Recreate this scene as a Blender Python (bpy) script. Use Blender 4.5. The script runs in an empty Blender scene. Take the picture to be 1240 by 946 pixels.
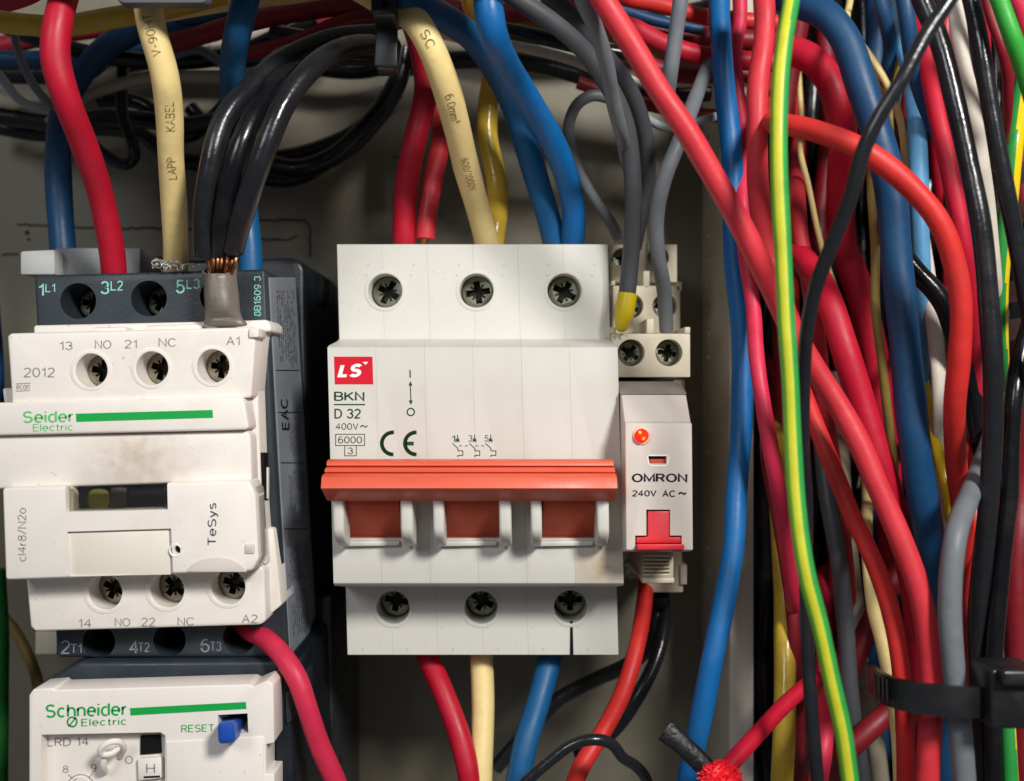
import bpy, bmesh, math, random
from mathutils import Vector, Matrix
from mathutils.geometry import tessellate_polygon
random.seed(7)
R = math.radians
# ------------------------------------------------------------------ camera, light, world
CAMD, FPX, CX, CY = 270.0, 1270.0, 620.0, 473.0      # mm from the back panel, focal length in photo pixels
S = 0.001                                            # all shapes are written in millimetres
scene = bpy.context.scene
C = scene.collection
cam_d = bpy.data.cameras.new('camera')
cam = bpy.data.objects.new('camera', cam_d); C.objects.link(cam)
cam.location = (0, -CAMD * S, 0); cam.rotation_euler = (R(90), 0, 0)
cam_d.sensor_width = 36.0; cam_d.lens = 36.0 * FPX / 1240.0
cam_d.clip_start = 0.01; cam_d.clip_end = 20
cam_d.dof.use_dof = True; cam_d.dof.focus_distance = 0.193; cam_d.dof.aperture_fstop = 17
scene.camera = cam
world = bpy.data.worlds.new('World'); scene.world = world; world.use_nodes = True
world.node_tree.nodes['Background'].inputs[0].default_value = (0.92, 0.94, 1.0, 1)
world.node_tree.nodes['Background'].inputs[1].default_value = 0.12
def lamp(name, loc, target, size, power, color):
    ld = bpy.data.lights.new(name, 'AREA'); ld.shape = 'DISK'; ld.size = size; ld.energy = power; ld.color = color
    lo = bpy.data.objects.new(name, ld); C.objects.link(lo)
    lo.location = Vector(loc) * S
    lo.rotation_euler = (Vector(target) - Vector(loc)).to_track_quat('-Z', 'Y').to_euler()
    return lo
lamp('work_lamp', (170, -410, 200), (0, -40, -5), 0.080, 2.15, (1.0, 0.975, 0.93))
lamp('room_lamp', (-210, -520, 210), (0, -40, 0), 0.16, 0.70, (0.95, 0.97, 1.0))
scene.view_settings.view_transform = 'Standard'; scene.view_settings.look = 'None'
scene.view_settings.exposure = 0; scene.view_settings.gamma = 1
scene.render.engine = 'CYCLES'

# ------------------------------------------------------------------ helpers
def W(px, py, d):
    k = (CAMD - d) / FPX
    return Vector(((px - CX) * k, -d, -(py - CY) * k))
def Zof(py, d): return -(py - CY) * (CAMD - d) / FPX
def Xof(px, d): return (px - CX) * (CAMD - d) / FPX

def lin(h):
    h = h.lstrip('#'); out = []
    for i in (0, 2, 4):
        c = int(h[i:i+2], 16) / 255
        out.append(c / 12.92 if c <= 0.04045 else ((c + 0.055) / 1.055) ** 2.4)
    return out
_m = {}
def mat(name, col, rough=0.45, spec=0.5, metal=0.0, bump=0.12, bscale=900, var=0.10, vscale=120, dirt=0.0, dirtcol='#6b5a3c',
        dscale=70, specks=0.0, emit=None, coat=0.0, trans=0.0, sss=0.0, stain=None):
    if name in _m: return _m[name]
    m = bpy.data.materials.new(name); m.use_nodes = True
    nt = m.node_tree; N = nt.nodes; L = nt.links; b = N['Principled BSDF']
    c = lin(col)
    b.inputs['Roughness'].default_value = rough; b.inputs['Metallic'].default_value = metal
    b.inputs['Specular IOR Level'].default_value = spec
    b.inputs['Coat Weight'].default_value = coat; b.inputs['Coat Roughness'].default_value = 0.25
    b.inputs['Transmission Weight'].default_value = trans
    if sss:
        b.inputs['Subsurface Weight'].default_value = sss; b.inputs['Subsurface Radius'].default_value = (1, .6, .5)
        b.inputs['Subsurface Scale'].default_value = 0.0008
    tc = N.new('ShaderNodeTexCoord')
    n1 = N.new('ShaderNodeTexNoise'); n1.inputs['Scale'].default_value = vscale; n1.inputs['Detail'].default_value = 5
    L.new(tc.outputs['Object'], n1.inputs['Vector'])
    mr = N.new('ShaderNodeMapRange'); mr.inputs[1].default_value = 0.3; mr.inputs[2].default_value = 0.7
    mr.inputs[3].default_value = 1 - var; mr.inputs[4].default_value = 1 + var * 0.6
    L.new(n1.outputs['Fac'], mr.inputs[0])
    mx = N.new('ShaderNodeMix'); mx.data_type = 'RGBA'; mx.blend_type = 'MULTIPLY'; mx.inputs[0].default_value = 1
    mx.inputs[6].default_value = (*c, 1); L.new(mr.outputs[0], mx.inputs[7])
    out = mx.outputs[2]
    if dirt > 0:
        n2 = N.new('ShaderNodeTexNoise'); n2.inputs['Scale'].default_value = dscale; n2.inputs['Detail'].default_value = 8
        n2.inputs['Roughness'].default_value = 0.65
        L.new(tc.outputs['Object'], n2.inputs['Vector'])
        r2 = N.new('ShaderNodeMapRange'); r2.inputs[1].default_value = 0.52; r2.inputs[2].default_value = 0.80
        r2.inputs[3].default_value = 0; r2.inputs[4].default_value = dirt
        L.new(n2.outputs['Fac'], r2.inputs[0])
        m2 = N.new('ShaderNodeMix'); m2.data_type = 'RGBA'; L.new(r2.outputs[0], m2.inputs[0])
        L.new(out, m2.inputs[6]); m2.inputs[7].default_value = (*lin(dirtcol), 1); out = m2.outputs[2]
    if specks > 0:
        n3 = N.new('ShaderNodeTexNoise'); n3.inputs['Scale'].default_value = 1100; n3.inputs['Detail'].default_value = 2
        L.new(tc.outputs['Object'], n3.inputs['Vector'])
        r3 = N.new('ShaderNodeMapRange'); r3.inputs[1].default_value = 0.70; r3.inputs[2].default_value = 0.78
        r3.inputs[3].default_value = 0; r3.inputs[4].default_value = specks
        L.new(n3.outputs['Fac'], r3.inputs[0])
        m3 = N.new('ShaderNodeMix'); m3.data_type = 'RGBA'; L.new(r3.outputs[0], m3.inputs[0])
        L.new(out, m3.inputs[6]); m3.inputs[7].default_value = (*lin('#4a4234'), 1); out = m3.outputs[2]
    if stain:      # a worn brownish smear with a place of its own: (centre mm in object space, radius mm, strength, colour)
        (sx, sy, sz), sr, ss, scol = stain
        vd = N.new('ShaderNodeVectorMath'); vd.operation = 'DISTANCE'; vd.inputs[1].default_value = (sx*S, sy*S, sz*S)
        L.new(tc.outputs['Object'], vd.inputs[0])
        q1 = N.new('ShaderNodeMapRange'); q1.inputs[1].default_value = sr*S; q1.inputs[2].default_value = 0; q1.inputs[3].default_value = 0; q1.inputs[4].default_value = 1
        L.new(vd.outputs['Value'], q1.inputs[0])
        q2 = N.new('ShaderNodeTexNoise'); q2.inputs['Scale'].default_value = 420; q2.inputs['Detail'].default_value = 6
        L.new(tc.outputs['Object'], q2.inputs['Vector'])
        q3 = N.new('ShaderNodeMath'); q3.operation = 'MULTIPLY'; L.new(q1.outputs[0], q3.inputs[0]); L.new(q2.outputs['Fac'], q3.inputs[1])
        q4 = N.new('ShaderNodeMath'); q4.operation = 'MULTIPLY'; q4.inputs[1].default_value = ss; q4.use_clamp = True; L.new(q3.outputs[0], q4.inputs[0])
        m5 = N.new('ShaderNodeMix'); m5.data_type = 'RGBA'; L.new(q4.outputs[0], m5.inputs[0]); L.new(out, m5.inputs[6])
        m5.inputs[7].default_value = (*lin(scol), 1); out = m5.outputs[2]
    L.new(out, b.inputs['Base Color'])
    # uneven gloss
    rr = N.new('ShaderNodeMapRange'); rr.inputs[1].default_value = 0.3; rr.inputs[2].default_value = 0.7
    rr.inputs[3].default_value = max(0.03, rough - 0.10); rr.inputs[4].default_value = min(1, rough + 0.10)
    L.new(n1.outputs['Fac'], rr.inputs[0]); L.new(rr.outputs[0], b.inputs['Roughness'])
    if bump > 0:
        n4 = N.new('ShaderNodeTexNoise'); n4.inputs['Scale'].default_value = bscale; n4.inputs['Detail'].default_value = 4
        L.new(tc.outputs['Object'], n4.inputs['Vector'])
        bp = N.new('ShaderNodeBump'); bp.inputs['Strength'].default_value = bump; bp.inputs['Distance'].default_value = 0.0004
        L.new(n4.outputs['Fac'], bp.inputs['Height']); L.new(bp.outputs[0], b.inputs['Normal'])
    if emit:
        b.inputs['Emission Color'].default_value = (*lin(emit[0]), 1); b.inputs['Emission Strength'].default_value = emit[1]
    _m[name] = m
    return m

def props(o, label=None, cat=None, group=None, kind=None):
    if label: o['label'] = label
    if cat: o['category'] = cat
    if group: o['group'] = group
    if kind: o['kind'] = kind
    return o
def empty(name, loc, label, cat, group=None, kind=None):
    e = bpy.data.objects.new(name, None); C.objects.link(e); e.location = Vector(loc) * S
    e.empty_display_size = 0.01
    return props(e, label, cat, group, kind)
def world_off(p):
    v = Vector((0, 0, 0))
    while p is not None: v += p.location; p = p.parent
    return v
def mk(name, bm, m, parent=None, origin=None, smooth=True, angle=32):
    """bmesh in millimetres, world space -> one object in metres"""
    me = bpy.data.meshes.new(name)
    if origin is None:
        vs = [v.co for v in bm.verts]
        if vs:
            lo = [min(v[i] for v in vs) for i in range(3)]; hi = [max(v[i] for v in vs) for i in range(3)]
            origin = Vector([(a + b) / 2 for a, b in zip(lo, hi)])
        else: origin = Vector((0, 0, 0))
    bmesh.ops.translate(bm, verts=bm.verts, vec=-Vector(origin))
    bmesh.ops.scale(bm, verts=bm.verts, vec=(S, S, S))
    bm.to_mesh(me); bm.free()
    for x in (m if isinstance(m, (list, tuple)) else [m]): me.materials.append(x)
    if smooth:
        for p in me.polygons: p.use_smooth = True
        me.set_sharp_from_angle(angle=R(angle))
    o = bpy.data.objects.new(name, me); C.objects.link(o)
    if parent is not None:
        o.parent = parent; o.location = Vector(origin) * S - world_off(parent)
    else: o.location = Vector(origin) * S
    return o
def normals(bm): bmesh.ops.recalc_face_normals(bm, faces=bm.faces); return bm
def bev(bm, w, seg=2, min_ang=25):
    if w > 0:
        es = [e for e in bm.edges if len(e.link_faces) == 2 and e.calc_face_angle(0) > R(min_ang)]
        bmesh.ops.bevel(bm, geom=es, offset=w, segments=seg, profile=0.5, affect='EDGES', clamp_overlap=True)
    return bm
def slab(front, back, bm=None):
    """front/back: equal length lists of Vectors -> closed prism"""
    bm = bm or bmesh.new()
    a = [bm.verts.new(v) for v in front]; b = [bm.verts.new(v) for v in back]
    fs = [bm.faces.new(a), bm.faces.new(b[::-1])]
    n = len(a)
    for i in range(n): fs.append(bm.faces.new((a[i], b[i], b[(i+1) % n], a[(i+1) % n])))
    bmesh.ops.recalc_face_normals(bm, faces=fs)
    return bm
def prism(poly, df, db, bevel=0.3, seg=2):
    f = [W(x, y, df) for x, y in poly]
    b = [Vector((v.x, -db, v.z)) for v in f]
    return bev(slab(f, b), bevel, seg)
def rect(x0, y0, x1, y1): return [(x0, y0), (x1, y0), (x1, y1), (x0, y1)]
def rrect(x0, y0, x1, y1, r, n=4, corners=(1, 1, 1, 1)):
    out = []
    for k, (cx, cy, a0) in enumerate(((x1-r, y0+r, -90), (x1-r, y1-r, 0), (x0+r, y1-r, 90), (x0+r, y0+r, 180))):
        if not corners[k]:
            out.append(((x1, y0), (x1, y1), (x0, y1), (x0, y0))[k]); continue
        for i in range(n + 1):
            a = R(a0 + 90 * i / n); out.append((cx + r * math.cos(a), cy + r * math.sin(a)))
    return out
def profile(prof, xl, xr, sh=0.0, bevel=0.25, seg=2):
    """prof: [(py, d)] side outline; extruded from X=xl to X=xr (mm) and leaned by sh"""
    zs = [(Zof(py, d), d) for py, d in prof]
    a = [Vector((xl - sh * z, -d, z)) for z, d in zs]; b = [Vector((xr - sh * z, -d, z)) for z, d in zs]
    return bev(slab(a, b), bevel, seg)
def cyl(px, py, df, db, rpx, n=32, rback=None):
    c = W(px, py, df); r = rpx * (CAMD - df) / FPX; rb = r if rback is None else r * rback
    f = [Vector((c.x + r*math.cos(2*math.pi*i/n), -df, c.z + r*math.sin(2*math.pi*i/n))) for i in range(n)]
    b = [Vector((c.x + rb*math.cos(2*math.pi*i/n), -db, c.z + rb*math.sin(2*math.pi*i/n))) for i in range(n)]
    return slab(f, b)
def merge(*bms):
    out = bmesh.new()
    for b in bms:
        me = bpy.data.meshes.new('t'); b.to_mesh(me); out.from_mesh(me); bpy.data.meshes.remove(me); b.free()
    return out
def cut(bm, cutter):
    """bmesh minus bmesh (exact boolean), returns a new bmesh"""
    me1 = bpy.data.meshes.new('a'); bm.to_mesh(me1); bm.free()
    me2 = bpy.data.meshes.new('b'); cutter.to_mesh(me2); cutter.free()
    a = bpy.data.objects.new('a', me1); b = bpy.data.objects.new('b', me2)
    C.objects.link(a); C.objects.link(b)
    md = a.modifiers.new('x', 'BOOLEAN'); md.operation = 'DIFFERENCE'; md.solver = 'EXACT'; md.object = b
    dg = bpy.context.evaluated_depsgraph_get(); dg.update()
    me = bpy.data.meshes.new_from_object(a.evaluated_get(dg))
    out = bmesh.new(); out.from_mesh(me)
    bpy.data.objects.remove(a); bpy.data.objects.remove(b)
    for x in (me, me1, me2): bpy.data.meshes.remove(x)
    return out
def flat(polys, d, m, parent, name='printed_mark', lift=0.05):
    bm = bmesh.new()
    for p in polys:
        vs = [W(x, y, d) + Vector((0, -lift, 0)) for x, y in p]
        tri = tessellate_polygon([vs]); bv = [bm.verts.new(v) for v in vs]
        for t in tri:
            try: bm.faces.new([bv[i] for i in t])
            except ValueError: pass
    return mk(name, normals(bm), m, parent, smooth=False)
def stroke_polys(lines, w):
    out = []
    for ln in lines:
        for (x0, y0), (x1, y1) in zip(ln[:-1], ln[1:]):
            dx, dy = x1-x0, y1-y0; l = math.hypot(dx, dy) or 1
            nx, ny = -dy/l*w/2, dx/l*w/2; ex, ey = dx/l*w*0.12, dy/l*w*0.12
            out.append([(x0+nx-ex, y0+ny-ey), (x1+nx+ex, y1+ny+ey), (x1-nx+ex, y1-ny+ey), (x0-nx-ex, y0-ny-ey)])
    return out
def strokes(lines, w, d, m, parent, name='printed_mark', lift=0.05):
    return flat(stroke_polys(lines, w), d, m, parent, name, lift)
def arc(cx, cy, r, a0, a1, n=24, ry=None):
    ry = ry or r
    return [(cx + r*math.cos(R(a0+(a1-a0)*i/n)), cy + ry*math.sin(R(a0+(a1-a0)*i/n))) for i in range(n+1)]
def _A(cx, cy, rx, ry, a0, a1, n=14): return [(cx + rx*math.cos(R(a0+(a1-a0)*i/n)), cy + ry*math.sin(R(a0+(a1-a0)*i/n))) for i in range(n+1)]
FONT = {   # a plain monoline sans: width, strokes (y up, cap height 1)
 '0': (.56, [_A(.28, .5, .28, .5, 90, 450, 24)]), '1': (.30, [[(0, .76), (.14, .82), (.26, 1), (.26, 0)]]),
 '2': (.54, [_A(.27, .73, .26, .27, 165, -30) + [(.02, .03), (.02, 0), (.54, 0)]]),
 '3': (.54, [_A(.26, .75, .24, .25, 160, -90), _A(.26, .27, .27, .27, 85, -165)]),
 '4': (.58, [[(.42, 0), (.42, 1), (0, .32), (.58, .32)]]),
 '5': (.54, [[(.48, 1), (.10, 1), (.05, .52)] + _A(.26, .32, .27, .32, 135, -160)]),
 '6': (.54, [_A(.27, .31, .26, .31, 90, 450, 20), _A(.30, .5, .29, .5, 60, 200)]),
 '8': (.54, [_A(.27, .76, .22, .24, 90, 450, 18), _A(.27, .27, .27, .27, 90, 450, 18)]),
 '9': (.54, [_A(.27, .69, .26, .31, 90, 450, 20), _A(.24, .5, .29, .5, 20, -120)]),
 'A': (.68, [[(0, 0), (.34, 1), (.68, 0)], [(.12, .36), (.56, .36)]]),
 'B': (.60, [[(0, 0), (0, 1), (.34, 1)] + _A(.34, .76, .22, .24, 90, -90) + [(0, .52)], _A(.34, .26, .26, .26, 90, -90) + [(0, 0)]]),
 'C': (.66, [_A(.36, .5, .36, .5, 40, 320, 20)]), 'D': (.64, [[(0, 0), (0, 1), (.26, 1)] + _A(.26, .5, .38, .5, 90, -90, 18) + [(0, 0)]]),
 'E': (.54, [[(.54, 1), (0, 1), (0, 0), (.54, 0)], [(0, .52), (.48, .52)]]), 'H': (.62, [[(0, 0), (0, 1)], [(.62, 0), (.62, 1)], [(0, .52), (.62, .52)]]),
 'I': (.02, [[(0, 0), (0, 1)]]), 'K': (.62, [[(0, 0), (0, 1)], [(.6, 1), (.02, .42)], [(.2, .6), (.64, 0)]]), 'L': (.50, [[(0, 1), (0, 0), (.5, 0)]]),
 'M': (.76, [[(0, 0), (0, 1), (.38, .12), (.76, 1), (.76, 0)]]), 'N': (.62, [[(0, 0), (0, 1), (.62, 0), (.62, 1)]]),
 'O': (.74, [_A(.37, .5, .37, .5, 90, 450, 26)]), 'P': (.56, [[(0, 0), (0, 1), (.3, 1)] + _A(.3, .74, .26, .26, 90, -90) + [(0, .48)]]),
 'R': (.60, [[(0, 0), (0, 1), (.3, 1)] + _A(.32, .75, .25, .25, 90, -90) + [(0, .5)], [(.34, .5), (.58, 0)]]),
 'S': (.60, [_A(.3, .75, .27, .25, 30, 250) + _A(.3, .26, .29, .26, 75, -150)]), 'T': (.60, [[(0, 1), (.6, 1)], [(.3, 1), (.3, 0)]]),
 'V': (.64, [[(0, 1), (.32, 0), (.64, 1)]]), 'U': (.6, [[(0, 1), (0, .3)] + _A(.3, .3, .3, .3, 180, 360) + [(.6, 1)]]),
 'b': (.50, [[(0, 1), (0, 0)], _A(.25, .36, .25, .36, 120, -120, 18)]),
 'c': (.48, [_A(.26, .36, .26, .36, 50, 310, 18)]), 'd': (.50, [[(.5, 1), (.5, 0)], _A(.25, .36, .25, .36, 60, 300, 18)]),
 'e': (.52, [[(.01, .38), (.52, .38)] + _A(.26, .36, .26, .36, 0, 310, 20)]), 'h': (.48, [[(0, 1), (0, 0)], [(0, .4)] + _A(.24, .46, .24, .26, 170, 0) + [(.48, 0)]]),
 'i': (.02, [[(0, 0), (0, .7)], [(0, .90), (0, 1.0)]]), 'l': (.02, [[(0, 0), (0, 1)]]), 'm': (.74, [[(0, 0), (0, .7)], _A(.19, .48, .19, .23, 180, 0) + [(.38, 0)], _A(.56, .48, .18, .23, 180, 0) + [(.74, 0)]]),
 'n': (.48, [[(0, .7), (0, 0)], [(0, .4)] + _A(.24, .46, .24, .26, 170, 0) + [(.48, 0)]]), 'o': (.52, [_A(.26, .36, .26, .36, 90, 450, 20)]),
 'r': (.26, [[(0, .7), (0, 0)], [(0, .42), (.07, .62), (.26, .70)]]), 's': (.44, [_A(.22, .54, .19, .17, 30, 250) + _A(.22, .19, .21, .19, 75, -150)]),
 't': (.30, [[(.12, .92), (.12, .12), (.18, .01), (.30, .01)], [(0, .68), (.28, .68)]]), 'y': (.48, [[(0, .7), (.25, .02)], [(.48, .7), (.2, -.18), (.02, -.26)]]),
 '/': (.40, [[(0, -.05), (.4, 1.05)]]), '~': (.7, [[(0, .38), (.1, .55), (.22, .6), (.36, .5), (.5, .4), (.6, .45), (.7, .6)]]), '.': (.04, [[(0, 0), (0, .10)]]),
 '-': (.34, [[(0, .42), (.34, .42)]]), '|': (.02, [[(0, 0), (0, 1)]]), ' ': (.18, []), '²': (.3, [_A(.14, .9, .13, .12, 165, -30) + [(0, .62), (.3, .62)]]),
 'n2': (.3, []),
}
FONT['n'] = (.48, FONT['n'][1])
_tc = {}
def glyphs(s, bold=0.0, space=1.0, wd=None):
    """string -> (verts2d, faces) normalised to its own bounding box, with w/h; strokes become mitred ribbons"""
    wd = wd or (0.115 + bold * 2.2)
    k = (s, wd, space)
    if k in _tc: return _tc[k]
    vs, fs, x = [], [], 0.0
    for ch in s:
        w, lines = FONT[ch]
        for ln in lines:
            pts = [ln[0]] + [p for a, p in zip(ln[:-1], ln[1:]) if math.hypot(p[0]-a[0], p[1]-a[1]) > 1e-4]
            closed = math.hypot(pts[0][0]-pts[-1][0], pts[0][1]-pts[-1][1]) < 1e-3
            n = len(pts); b0 = len(vs)
            for i in range(n):
                a = pts[i-1] if i > 0 else (pts[-2] if closed else None); c = pts[i+1] if i < n-1 else (pts[1] if closed else None)
                d1 = None if a is None else Vector((pts[i][0]-a[0], pts[i][1]-a[1])).normalized()
                d2 = None if c is None else Vector((c[0]-pts[i][0], c[1]-pts[i][1])).normalized()
                if d1 is None: d1 = d2
                if d2 is None: d2 = d1
                t = (d1 + d2)
                t = t.normalized() if t.length > 1e-3 else d1
                nn = Vector((-t.y, t.x)); m = min(2.2, 1 / max(.3, nn.dot(Vector((-d1.y, d1.x)))))
                for sg in (1, -1): vs.append((x + pts[i][0] + nn.x*sg*m*wd/2, pts[i][1] + nn.y*sg*m*wd/2))
            for i in range(n-1): fs.append((b0+2*i, b0+2*i+1, b0+2*i+3, b0+2*i+2))
        x += w + (0.17 + wd*.35) * space
    x0 = min(v[0] for v in vs); x1 = max(v[0] for v in vs); y0 = min(v[1] for v in vs); y1 = max(v[1] for v in vs)
    vs = [((a-x0)/(x1-x0), (b-y0)/(y1-y0)) for a, b in vs]
    _tc[k] = (vs, fs, (x1-x0)/(y1-y0)); return _tc[k]
def txt(parent, s, x0, y0, x1, y1, d, m, rot=0, slant=0.0, bold=0.0, ital=0.0, name='lettering', lift=0.06, space=1.0):
    """fit the string into the photo-pixel box on the plane at depth d; rot 90 reads upward"""
    vs, fs, asp = glyphs(s, bold, space)
    bm = bmesh.new(); bv = []
    for u, v in vs:
        if rot == 0: px, py = x0 + (u + ital*v*(y1-y0)/(x1-x0))*(x1-x0), y1 + v*(y0-y1)
        else: px, py = x0 + (1-v)*(x1-x0), y1 + u*(y0-y1)
        py += slant * (px - x0)
        bv.append(bm.verts.new(W(px, py, d) + Vector((0, -lift, 0))))
    for f in fs:
        try: bm.faces.new([bv[i] for i in f])
        except ValueError: pass
    bmesh.ops.recalc_face_normals(bm, faces=bm.faces)
    return mk(name, bm, m, parent, smooth=False)

# ------------------------------------------------------------------ materials
white = mat('white_plastic', '#d0cec6', 0.42, 0.45, bump=0.05, bscale=2500, var=0.03, vscale=60, dirt=0.22, dirtcol='#8d7850', dscale=38, specks=0.35)
whites = mat('white_plastic_stained', '#d0cec6', 0.42, 0.45, bump=0.05, bscale=2500, var=0.03, vscale=60, dirt=0.22, dirtcol='#8d7850', dscale=38, specks=0.35, stain=((0.5, -36, -21.5), 8.5, 1.1, '#a98a52'))
creams = mat('cream_plastic_stained', '#e9e2da', 0.40, 0.45, bump=0.05, bscale=2200, var=0.03, vscale=60, dirt=0.26, dirtcol='#9a8054', dscale=50, specks=0.35, stain=((3, -3, 0), 13, .9, '#a58c6a'))
cream = mat('cream_plastic', '#e9e2da', 0.40, 0.45, bump=0.05, bscale=2200, var=0.03, vscale=60, dirt=0.26, dirtcol='#9a8054', dscale=50, specks=0.35)
beige = mat('beige_plastic', '#cfc5ae', 0.5, 0.4, bump=0.06, bscale=1500, var=0.06, dirt=0.25, dirtcol='#5f5238', dscale=120, specks=0.3)
relaym = mat('relay_plastic', '#cfc6bd', 0.42, 0.4, bump=0.04, bscale=2000, var=0.03, dirt=0.12, dirtcol='#8a7354', dscale=90, specks=0.15)
labelm = mat('label_insert_plastic', '#e2dbcd', 0.3, 0.5, bump=0.03, var=0.03, specks=0.1)
dark = mat('slate_plastic', '#2a3239', 0.42, 0.45, bump=0.10, bscale=1800, var=0.10, dirt=0.15, dirtcol='#5e6468', dscale=150)
darker = mat('dark_slate_plastic', '#151b23', 0.40, 0.4, bump=0.08, bscale=1600, var=0.1)
hole_m = mat('black_plastic_and_hole_shade', '#0b0b0c', 0.7, 0.2, bump=0)  # black parts, and the painted shade inside holes, slots and recesses
orange = mat('orange_toggle_plastic', '#dd5c40', 0.42, 0.4, bump=0.05, bscale=1800, var=0.05, dirt=0.12, dirtcol='#7d3322', dscale=100)
arm_m = mat('brick_orange_plastic', '#c65438', 0.5, 0.35, bump=0.03, var=0.05)  # toggle arms: orange darkened for the shade under the bar
printg = mat('dark_green_print', '#1d4a2a', 0.6, 0.2, bump=0, var=0.05)
printgrey = mat('grey_print', '#938d87', 0.6, 0.2, bump=0, var=0.05)
printblue = mat('slate_print', '#4b4f5c', 0.6, 0.2, bump=0, var=0.05)
printblack = mat('black_print', '#1b1920', 0.5, 0.2, bump=0, var=0.05)
printteal = mat('teal_print', '#8fd0c2', 0.6, 0.2, bump=0, var=0.05)
printdim = mat('dim_grey_print', '#7f868c', 0.6, 0.2, bump=0, var=0.05)
green = mat('green_print', '#12a246', 0.5, 0.3, bump=0, var=0.05)
greenl = mat('pale_green_print', '#5cc06f', 0.5, 0.3, bump=0, var=0.12, vscale=700)
redp = mat('red_print', '#cf0b28', 0.5, 0.3, bump=0, var=0.04)
whitep = mat('white_print', '#f2f2ee', 0.5, 0.3, bump=0, var=0.02)
metal = mat('screw_metal', '#9a9484', 0.30, 0.5, metal=1.0, bump=0.12, bscale=1500, var=0.25, vscale=500, dirt=0.5, dirtcol='#2c2a1c', dscale=400)
metald = mat('dull_screw_metal', '#8b8e7c', 0.30, 0.5, metal=1.0, bump=0.2, bscale=1200, var=0.3, vscale=500, dirt=0.7, dirtcol='#14160e', dscale=500)
copper = mat('copper_strands', '#a5714c', 0.40, 0.5, metal=1.0, bump=0.05, var=0.2, vscale=600)
panelm = mat('panel_paint', '#7b7565', 0.50, 0.4, bump=0.15, bscale=300, var=0.14, vscale=30, dirt=0.55, dirtcol='#4a4230', dscale=30, specks=0.5)
ductm = mat('trunking_plastic', '#bdb5a8', 0.5, 0.4, bump=0.05, var=0.05, dirt=0.3, dirtcol='#6b5b45', dscale=60)
glassm = mat('clear_cover_plastic', '#f3f0ea', 0.12, 0.5, bump=0, var=0.0, trans=0.85)
stickm = mat('silver_sticker', '#8b9099', 0.42, 0.5, metal=0.1, bump=0.05, var=0.12, vscale=90)
sleevem = mat('taupe_crumpled_tape', '#6f675f', 0.42, 0.5, bump=1.0, bscale=220, var=0.2, vscale=200, dirt=0.4, dirtcol='#39342f', dscale=200)
bluebtn = mat('blue_button_plastic', '#1a4aa8', 0.35, 0.5, bump=0.03, var=0.05)
redlever = mat('red_lever_plastic', '#d8323c', 0.4, 0.4, bump=0.03, var=0.05)
led_m = mat('glowing_red_led', '#ff2200', 0.3, 0.5, bump=0, emit=('#ff1a08', 1.7))
led_h = mat('painted_led_glint', '#ff8a20', 0.3, 0.5, bump=0, emit=('#ff7a18', 1.9))
ferrulem = mat('yellow_ferrule_plastic', '#c9b014', 0.35, 0.5, bump=0.03)
tiem = mat('black_nylon', '#17181a', 0.35, 0.5, bump=0.06, bscale=1200, var=0.1, dirt=0.2, dirtcol='#4a4a4a', dscale=200)
yellamp = mat('yellow_indicator', '#5f5c12', 0.4, 0.5, bump=0.05)

WC = dict(crimson='#b80f2d', red='#c9303a', scarlet='#c92a26', pink='#cc294a', darkred='#7c101e', blue='#0a5586', brightblue='#06609f',
          navy='#0e3f66', paleblue='#5b9ccb', yellow='#ead190', gold='#cfae3c', bright='#ecca1c', black='#1d1e22', coal='#101114',
          grey='#6b7075', darkgrey='#44464a', palegrey='#98a0a4', white='#cfc6b8', beige='#a59c88', tan='#a08646', green='#2f9c34', darkgreen='#0b5a1c', brown='#7a6430', gy='#c0c22e', g3='#6fb02c', g2='#2b9440')
def wm(c, gloss=0.50):
    g = 0.24 if c in ('black', 'coal', 'bright', 'gold') else gloss
    return mat('wire_insulation_' + c, WC[c], g, 0.40, bump=(0.40 if c == 'black' else 0.22), bscale=(330 if c == 'black' else 450), var=0.09, vscale=160, dirt=0.30 if c not in ('black', 'coal') else 0.16,
               dirtcol='#3c322c' if c not in ('black', 'coal') else '#55504a', dscale=170, sss=0.12 if c not in ('black', 'coal', 'navy') else 0)

# ------------------------------------------------------------------ wires
def spline(P, step=1.0):
    P = [Vector(p) for p in P]
    if len(P) == 2: P = [P[0], P[0].lerp(P[1], .5), P[1]]
    Q = [P[0] * 2 - P[1]] + P + [P[-1] * 2 - P[-2]]
    dense = []
    for i in range(1, len(Q) - 2):
        p0, p1, p2, p3 = Q[i-1:i+3]
        t1 = max((p1-p0).length ** .5, 1e-3); t2 = max((p2-p1).length ** .5, 1e-3); t3 = max((p3-p2).length ** .5, 1e-3)
        m1 = ((p1-p0)/t1 - (p2-p0)/(t1+t2) + (p2-p1)/t2) * t2
        m2 = ((p2-p1)/t2 - (p3-p1)/(t2+t3) + (p3-p2)/t3) * t2
        for k in range(16):
            t = k / 16; a = 2*t**3-3*t**2+1; b = t**3-2*t**2+t; c = -2*t**3+3*t**2; e = t**3-t**2
            dense.append(p1*a + m1*b + p2*c + m2*e)
    dense.append(P[-1])
    L = [0]
    for a, b in zip(dense[:-1], dense[1:]): L.append(L[-1] + (b-a).length)
    n = max(4, int(L[-1] / step)); out = []; j = 0
    for i in range(n + 1):
        s = L[-1] * i / n
        while j < len(L) - 2 and L[j+1] < s: j += 1
        f = (s - L[j]) / max(1e-6, L[j+1] - L[j]); out.append(dense[j].lerp(dense[j+1], f))
    for _ in range(2):
        out = [out[0]] + [(out[i-1] + out[i]*2 + out[i+1]) / 4 for i in range(1, len(out)-1)] + [out[-1]]
    return out
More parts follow.
